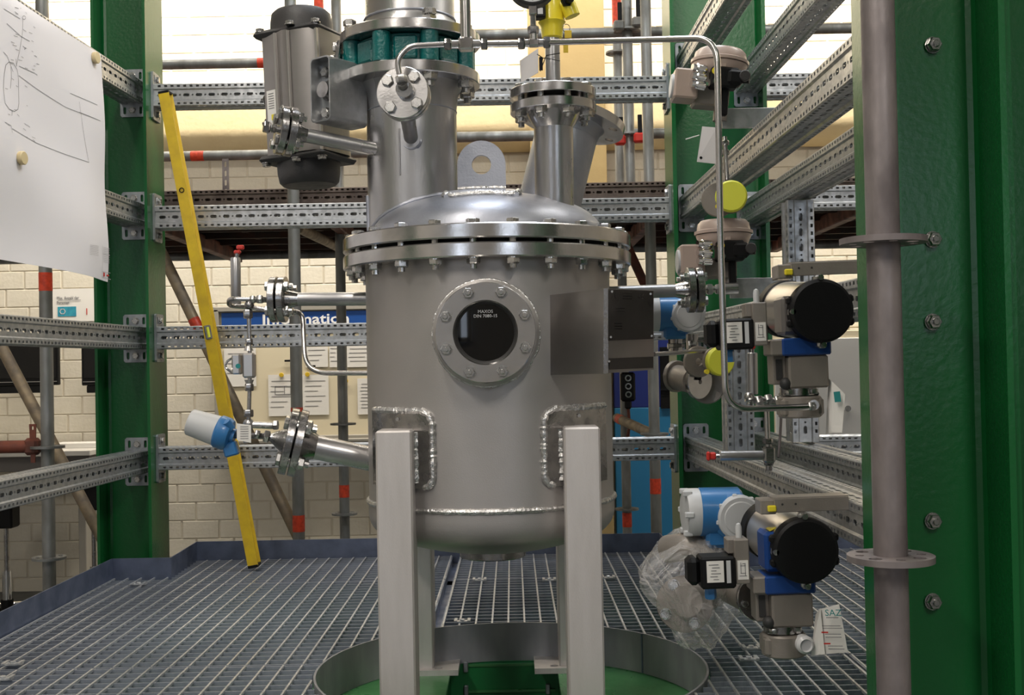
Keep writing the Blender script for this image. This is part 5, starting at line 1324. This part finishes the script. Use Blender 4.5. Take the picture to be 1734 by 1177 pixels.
b = MB(); b.box((0, 0, 0), (.012, .02, .0004), wallmt(at(1418, 672, 2.195), (1, -.3, .1))); b.build('teal_mark', 'tealink', t, False)

def positioner(px, py, Y, lb, tilt=0, s=1.0):
    c = at(px, py, Y); t = thing('valve_positioner', lb, 'positioner', c); k = Y / F * s   # metres per pixel
    mt = Matrix.Translation(c) @ Matrix.Rotation(tilt, 4, 'Y')
    def B(name, mat, f, smooth=True): b = MB(); f(b); tf(b, mt); return b.build(name, mat, t, smooth)
    B('lid', 'pinkb', lambda b: b.lathe([(49 * k, -4 * k), (49 * k, 1 * k), (45 * k, 3 * k), (43 * k, 14 * k), (38 * k, 19 * k), (.0001, 22 * k)], (0, 0, 0), (0, 0, 1), 48))
    B('housing', 'pinkb', lambda b: (b.lathe([(38 * k, -26 * k), (42 * k, -18 * k), (46 * k, -8 * k), (46 * k, -5 * k)], (0, 0, 0), (0, 0, 1), 40), b.box((0, -38 * k, -8 * k), (10 * k, 12 * k, 22 * k), ch=.002)))
    B('front_unit', 'black', lambda b: (b.box((3 * k, -34 * k, -36 * k), (46 * k, 30 * k, 34 * k), ch=3 * k), b.box((20 * k, -40 * k, -36 * k), (26 * k, 30 * k, 26 * k), ch=5 * k), b.cyl((32 * k, -40 * k, -34 * k), (44 * k, -44 * k, -34 * k), 9 * k, n=20), b.box((8 * k, -30 * k, -72 * k), (12 * k, 12 * k, 50 * k), ch=2 * k)))
    B('knob', 'charcoal', lambda b: [b.cyl((34 * k, -50 * k + 0, -34 * k), (34 * k, -60 * k, -34 * k), 9 * k, n=20, ch=k)])
    B('yellow_dot', 'ybright', lambda b: b.lathe([(.003, 0), (6 * k, 0), (6 * k, 2 * k), (.0001, 2 * k)], (-14 * k, -50 * k, -28 * k), (0, -1, 0), 20))
    B('stem_button', 'steel', lambda b: b.cyl((-12 * k, -50 * k, -46 * k), (-12 * k, -54 * k, -46 * k), 5 * k, n=16))
    for dz_ in (-24, -38, -52): B('pressure_gauge', 'chrome', lambda b: (b.cyl((-28 * k, -36 * k, dz_ * k), (-46 * k, -44 * k, dz_ * k), 8 * k, n=20, ch=2 * k), b.cyl((-46 * k, -44 * k, dz_ * k), (-52 * k, -46 * k, dz_ * k), 6 * k, n=20)))
    B('side_box', 'pinkb', lambda b: b.box((-58 * k, -10 * k, -48 * k), (40 * k, 50 * k, 50 * k), ch=3 * k))
    B('side_cap', 'lgrey', lambda b: b.cyl((-77 * k, -12 * k, -50 * k), (-82 * k, -12 * k, -50 * k), 20 * k, n=24, ch=k))
    B('lower_body', 'beige', lambda b: (b.box((-12 * k, 0, -62 * k), (60 * k, 40 * k, 34 * k), ch=3 * k), b.cyl((8 * k, 0, -100 * k), (8 * k, 0, -70 * k), 12 * k, n=20)))
    return t
positioner(1219, 106, 3.0, 'rosy beige round-lidded positioner below the topmost side rails', math.radians(6))
positioner(1225, 393, 3.0, 'rosy beige round-lidded positioner above the right nozzle flange')
# flat mounting bars
for (a, b_, w_, lb) in (((1222, 200), (1322, 200), .052, 'flat steel bar holding the upper round-lidded positioner'), ((1236, 488), (1332, 487), .052, 'flat steel bar holding the lower round-lidded positioner')):
    p = at(*a, 3.0); q = at(*b_, 3.0); tag(MB().box((p + q) / 2, (q.x - p.x, .010, w_), ch=.001).build('mounting_bar', 'galv', None), lb, 'bar')
# yellow capped flanges
def capped(px, py, Y, R_, lb, ax_=(-.15, -1, 0), capc='lime'):
    c = at(px, py, Y); t = thing('capped_flange', lb, 'flange', c); a_ = V3(ax_).normalized()
    MB().lathe([(.0001, .014), (R_ * .9, .014), (R_, .010), (R_, -.004), (R_ * .94, -.004)], c, a_, 40).build('yellow_cap', capc, t)
    MB().lathe([(R_ * 1.02, 0), (R_ * 1.02, .012), (R_ * .6, .02), (R_ * .5, .10)], c - a_ * .008, -a_, 40).build('flange', 'beige', t)
    MB().ring(c - a_ * .06 + V3((-.03, 0, 0)), a_, R_ * 1.1, .01, .012, 36).build('rear_flange', 'beige', t)
    MB().cyl(c + a_ * .004 - V3((.035, .0, .025)), c + a_ * .012 - V3((.035, 0, .025)), .006, n=14).build('plug', 'ybright', t)
    return t
capped(1238, 333, 2.9, .040, 'yellow-green capped flange between the two round-lidded positioners')
capped(1218, 612, 2.85, .036, 'yellow-green capped flange below the blue transmitter', (.25, -1, 0))
t = thing('stem_rod', 'thin threaded rod between upper positioner and capped flange', 'rod', at(1228, 250, 2.95))
b = MB(); b.cyl(at(1227, 232, 2.95), at(1231, 305, 2.93), .006, n=12); b.hex(at(1228, 246, 2.95), (0, 0, 1), .018, .012); b.hex(at(1228, 262, 2.95), (0, 0, 1), .020, .012); b.build('rod', 'steel_d', t)
# grey tag under upper positioner
t = thing('device_tag', 'grey plastic tag on a white tie under the upper round-lidded positioner', 'tag', at(1198, 245, 2.9))
quad_slab([at(1180, 274, 2.9), at(1216, 278, 2.88), at(1214, 216, 2.88), at(1189, 214, 2.9)], .001, 'card', 'tag', t)
b = MB(); b.tube([at(1161, 236, 2.9), at(1184, 229, 2.9)], .0015, 6); b.build('white_tie', 'white', t)
MB().cyl(at(1187, 267, 2.897), at(1187, 267, 2.894), .0035, n=12).build('hole', 'black', t)
# brass coloured flanged spool
p = at(1150, 640, 3.0); t = thing('flanged_spool', 'bare metal flanged spool piece pointing at the right green column', 'pipe fitting', p)
b = MB(); b.ring(at(1142, 637, 3.05), (.55, -.8, -.05), .042, .012, .014, 36); b.cyl(at(1146, 639, 3.04), at(1176, 645, 2.94), .033, n=36); b.build('spool_body', 'beige', t)
b = MB(); b.ring(at(1180, 646, 2.93), (.6, -.8, -.05), .044, .006, .012, 36); b.build('end_flange', 'steel', t)
MB().cyl(at(1183, 640, 2.915), at(1184, 640, 2.905), .006, n=16).build('bore', 'black', t)
b = MB(); b.ring(at(1198, 655, 3.0), (-.3, -1, .1), .045, .006, .012, 36); b.build('lower_flange', 'beige', t)
# blue transmitters
def bluetx(px, py, Y, s, lb):
    c = at(px, py, Y); t = thing('flow_transmitter', lb, 'transmitter', c); mt = Matrix.Translation(c) @ Matrix.Scale(s, 4)
    def B(name, mat, f, smooth=True): b = MB(); f(b); tf(b, mt); return b.build(name, mat, t, smooth)
    B('blue_housing', 'blue', lambda b: (b.cyl((-.055, .02, 0), (.04, .02, 0), .052, n=40, ch=.006), b.cyl((.022, .05, -.008), (.022, -.02, -.008), .050, n=40, ch=.005), b.box((-.005, .02, -.055), (.07, .06, .04), ch=.008)))
    B('front_lid', 'lgrey', lambda b: (b.lathe([(.048, 0), (.048, .018), (.044, .022), (.036, .022), (.034, .024), (.0001, .025)], (.028, -.016, -.008), (.05, -1, -.02), 48), [b.box((.028 + .046 * math.cos(k * PI / 4 + .2), -.027, -.008 + .046 * math.sin(k * PI / 4 + .2)), (.01, .014, .01), ch=.002) for k in range(8)]))
    B('side_lid', 'lgrey', lambda b: (b.lathe([(.051, 0), (.051, .022), (.047, .030), (.0001, .032)], (-.052, .02, 0), (-1, -.08, 0), 40), [b.box((-.078, .02 + .049 * math.cos(k * PI / 3), .049 * math.sin(k * PI / 3)), (.02, .012, .012), ch=.002) for k in range(6)]))
    B('cable_gland', 'black', lambda b: b.cyl((-.01, .04, -.06), (-.01, .04, -.10), .011, n=16))
    B('neck', 'steel_d', lambda b: (b.cyl((.0, .02, -.12), (.0, .02, -.07), .018, n=24), b.hex((.0, .02, -.10), (0, 0, 1), .042, .012)))
    return t
bluetx(1146, 530, 3.15, .95, 'blue flow transmitter with grey round lid behind the right nozzle flange')
bluetx(1226, 868, 2.42, .98, 'blue flow transmitter with grey round lids above the plastic bag')
# small pipe behind + gauges between
t = thing('signal_tube', 'thin horizontal tube with fittings right of the name plate', 'tube', at(1110, 600, 3.1))
b = MB(); b.tube([at(1108, 600, 2.75), at(1150, 597, 2.8), at(1206, 594, 2.9)], .0055, 10); b.build('tube', 'tube', t)
b = MB(); b.cyl(at(1172, 566, 3.0), at(1172, 625, 3.0), .016, n=20); b.hex(at(1165, 585, 2.98), (1, 0, 0), .024, .02); b.cyl(at(1160, 606, 3.0), at(1200, 606, 3.0), .006, n=12); b.cyl(at(1178, 577, 3.0), at(1206, 579, 3.0), .004, n=12); b.build('fitting_stack', 'steel_d', t)
# fitting right of nozzle 4
t = thing('end_fitting', 'stainless fitting on the right nozzle flange meeting the long thin tube', 'fitting', n4)
b = MB(); e4 = n4 + ax4 * .019; b.cyl(e4, e4 + ax4 * .07, .009, n=16); b.hex(e4 + ax4 * .012, ax4, .026, .014); b.hex(e4 + ax4 * .034, ax4, .024, .012); b.cyl(e4 + ax4 * .05, e4 + ax4 * .09, .015, n=20); b.build('fitting', 'steel', t)
# sampling cylinders with red handles
def cyl_red(p, q, Y, lb):
    a = at(*p, Y); c = at(*q, Y); d_ = (c - a).normalized(); t = thing('sample_cylinder', lb, 'cylinder', a)
    MB().lathe([(.009, 0), (.0105, .002), (.0105, (c - a).length - .002), (.009, (c - a).length)], a, d_, 24).build('barrel', 'pipe', t)
    MB().cyl(c, c + d_ * .012, .004, n=10).build('stem', 'steel_d', t)
    b = MB(); mt = frame(c + d_ * .014, d_); b.box((0, 0, 0), (.012, .016, .014), mt, ch=.003); b.box((.004, 0, .010), (.010, .020, .008), mt, ch=.003); b.build('handle', 'red', t)
    return t
cyl_red((1275, 668), (1274, 597), 2.45, 'upright steel cylinder with red handle left of the upper valve yoke')
cyl_red((1293, 771), (1218, 772), 2.45, 'horizontal steel cylinder with red handle above the lower side rail')
t = thing('needle_manifold', 'row of small stainless fittings under the upright red-handled cylinder', 'fitting', at(1300, 680, 2.42))
b = MB()
for k, px in enumerate((1266, 1280, 1296, 1312, 1324)): b.hex(at(px, 677 + (k % 2) * 4, 2.44), (1, 0, .15), .020 + .004 * (k % 2), .014)
b.cyl(at(1262, 675, 2.44), at(1330, 682, 2.44), .008, n=14); b.sphere(at(1268, 672, 2.44), .010); b.build('fitting_row', 'bolt', t)
MB().cyl(at(1298, 685, 2.45), at(1300, 745, 2.45), .0058, n=14).build('down_tube', 'tube', t)
b = MB(); b.box(at(1302, 770, 2.45), (.024, .024, .034), ch=.004); b.hex(at(1300, 752, 2.45), (0, 0, 1), .020, .012); b.hex(at(1302, 788, 2.45), (0, 0, 1), .018, .012); b.cyl(at(1301, 745, 2.45), at(1302, 797, 2.45), .007, n=14); b.build('tee_block', 'steel_d', t)
b = MB(); b.tube([at(1323, 700, 2.48), at(1321, 740, 2.48), at(1318, 775, 2.46)], .003, 8); b.build('side_strip', 'scafn', t)
# ---- bagged flow meter
fc = at(1165, 1010, 2.48)
t = thing('flow_sensor', 'stainless flanged flow sensor wrapped in the clear plastic bag', 'flow sensor', fc)
def disc(c, ax_, R_, th, hole=.012): return MB().ring(c, ax_, R_, hole, th, 44)
disc(at(1160, 1022, 2.49), (-.25, -1, .12), .060, .016, .014).build('front_flange', 'beige', t)
MB().cyl(at(1162, 1018, 2.42), at(1205, 985, 2.75), .034, n=30).build('sensor_body', 'beige', t)
disc(at(1195, 985, 2.64), (-.25, -1, .12), .062, .016).build('rear_flange', 'steel_d', t)
MB().lathe([(.020, 0), (.020, .05), (.03, .07), (.03, .13)], at(1180, 1005, 2.52), (.1, .05, 1), 28).build('sensor_neck', 'steel_d', t)
MB().lathe([(.001, 0), (.010, .0), (.014, .012)], at(1160, 1022, 2.48), (0, -1, 0), 16).build('bore_plug', 'beige', t)
bolt_circle(t, 'head', at(1160, 1022, 2.49) + V3((-.25, -1, .12)).normalized() * .016, (-.25, -1, .12), .045, 4, .006, a0=.5)
MB().tube([at(1130, 930, 2.5), at(1170, 925, 2.45), at(1215, 945, 2.45), at(1225, 985, 2.5)], .030, 20, .08, 10).build('pipe_bend', 'beige', t)
# bare sensor barrel right of the bag
t = thing('sensor_barrel', 'bare dark steel barrel with end flange between the bag and the lower black-capped valve', 'pipe fitting', at(1270, 1005, 2.35))
ab = (at(1300, 1016, 2.28) - at(1250, 990, 2.45)).normalized()
MB().cyl(at(1240, 990, 2.46), at(1285, 1012, 2.30), .040, n=40).build('barrel', 'beige', t)
MB().ring(at(1283, 1011, 2.305), ab, .046, .008, .012, 44).build('end_flange', 'steel_d', t)
bolt_circle(t, 'head', at(1283, 1011, 2.305) + ab * .012, ab, .033, 4, .0035, a0=.3)
# plastic bag : crumpled thin film
import mathutils
def bag():
    c = at(1167, 990, 2.52); b = MB(); nu, nv = 90, 60; vs = []
    nz = mathutils.noise
    for j in range(nv + 1):
        ph = -PI / 2 + PI * j / nv
        for i in range(nu):
            th = 2 * PI * i / nu; d_ = V3((math.cos(th) * math.cos(ph), math.sin(th) * math.cos(ph), math.sin(ph)))
            s_ = V3((.088 * (1 + .18 * math.sin(d_.z * 4 + 1)), .17, .130))
            r_ = 1 + .16 * nz.noise(d_ * 1.6 + V3((3, 1, 2))) + .10 * abs(nz.noise(d_ * 3.0)) + .06 * abs(nz.noise(d_ * 7 + V3((0, 3, 0))))
            p = V3((d_.x * s_.x, d_.y * s_.y, d_.z * s_.z)) * r_
            p.x += .018 * -p.z / .118 * (1 if p.z < 0 else -1.2) * (1 if p.z < 0 else .6)
            if d_.x > .7 and abs(d_.z + .1) < .3: p.x += .035 * (d_.x - .7) / .3
            q = c + p; q.z = max(q.z, ZG + .006)
            vs.append(q)
    fs = [(j * nu + i, j * nu + (i + 1) % nu, (j + 1) * nu + (i + 1) % nu, (j + 1) * nu + i) for j in range(nv) for i in range(nu)]
    b.add(vs, fs)
    return tag(b.build('plastic_bag', 'film', None, ang=25), 'crumpled clear plastic bag around the flow sensor on the grating', 'bag')
bag()
# cable ties etc: loose coil / hook near tube at right upper
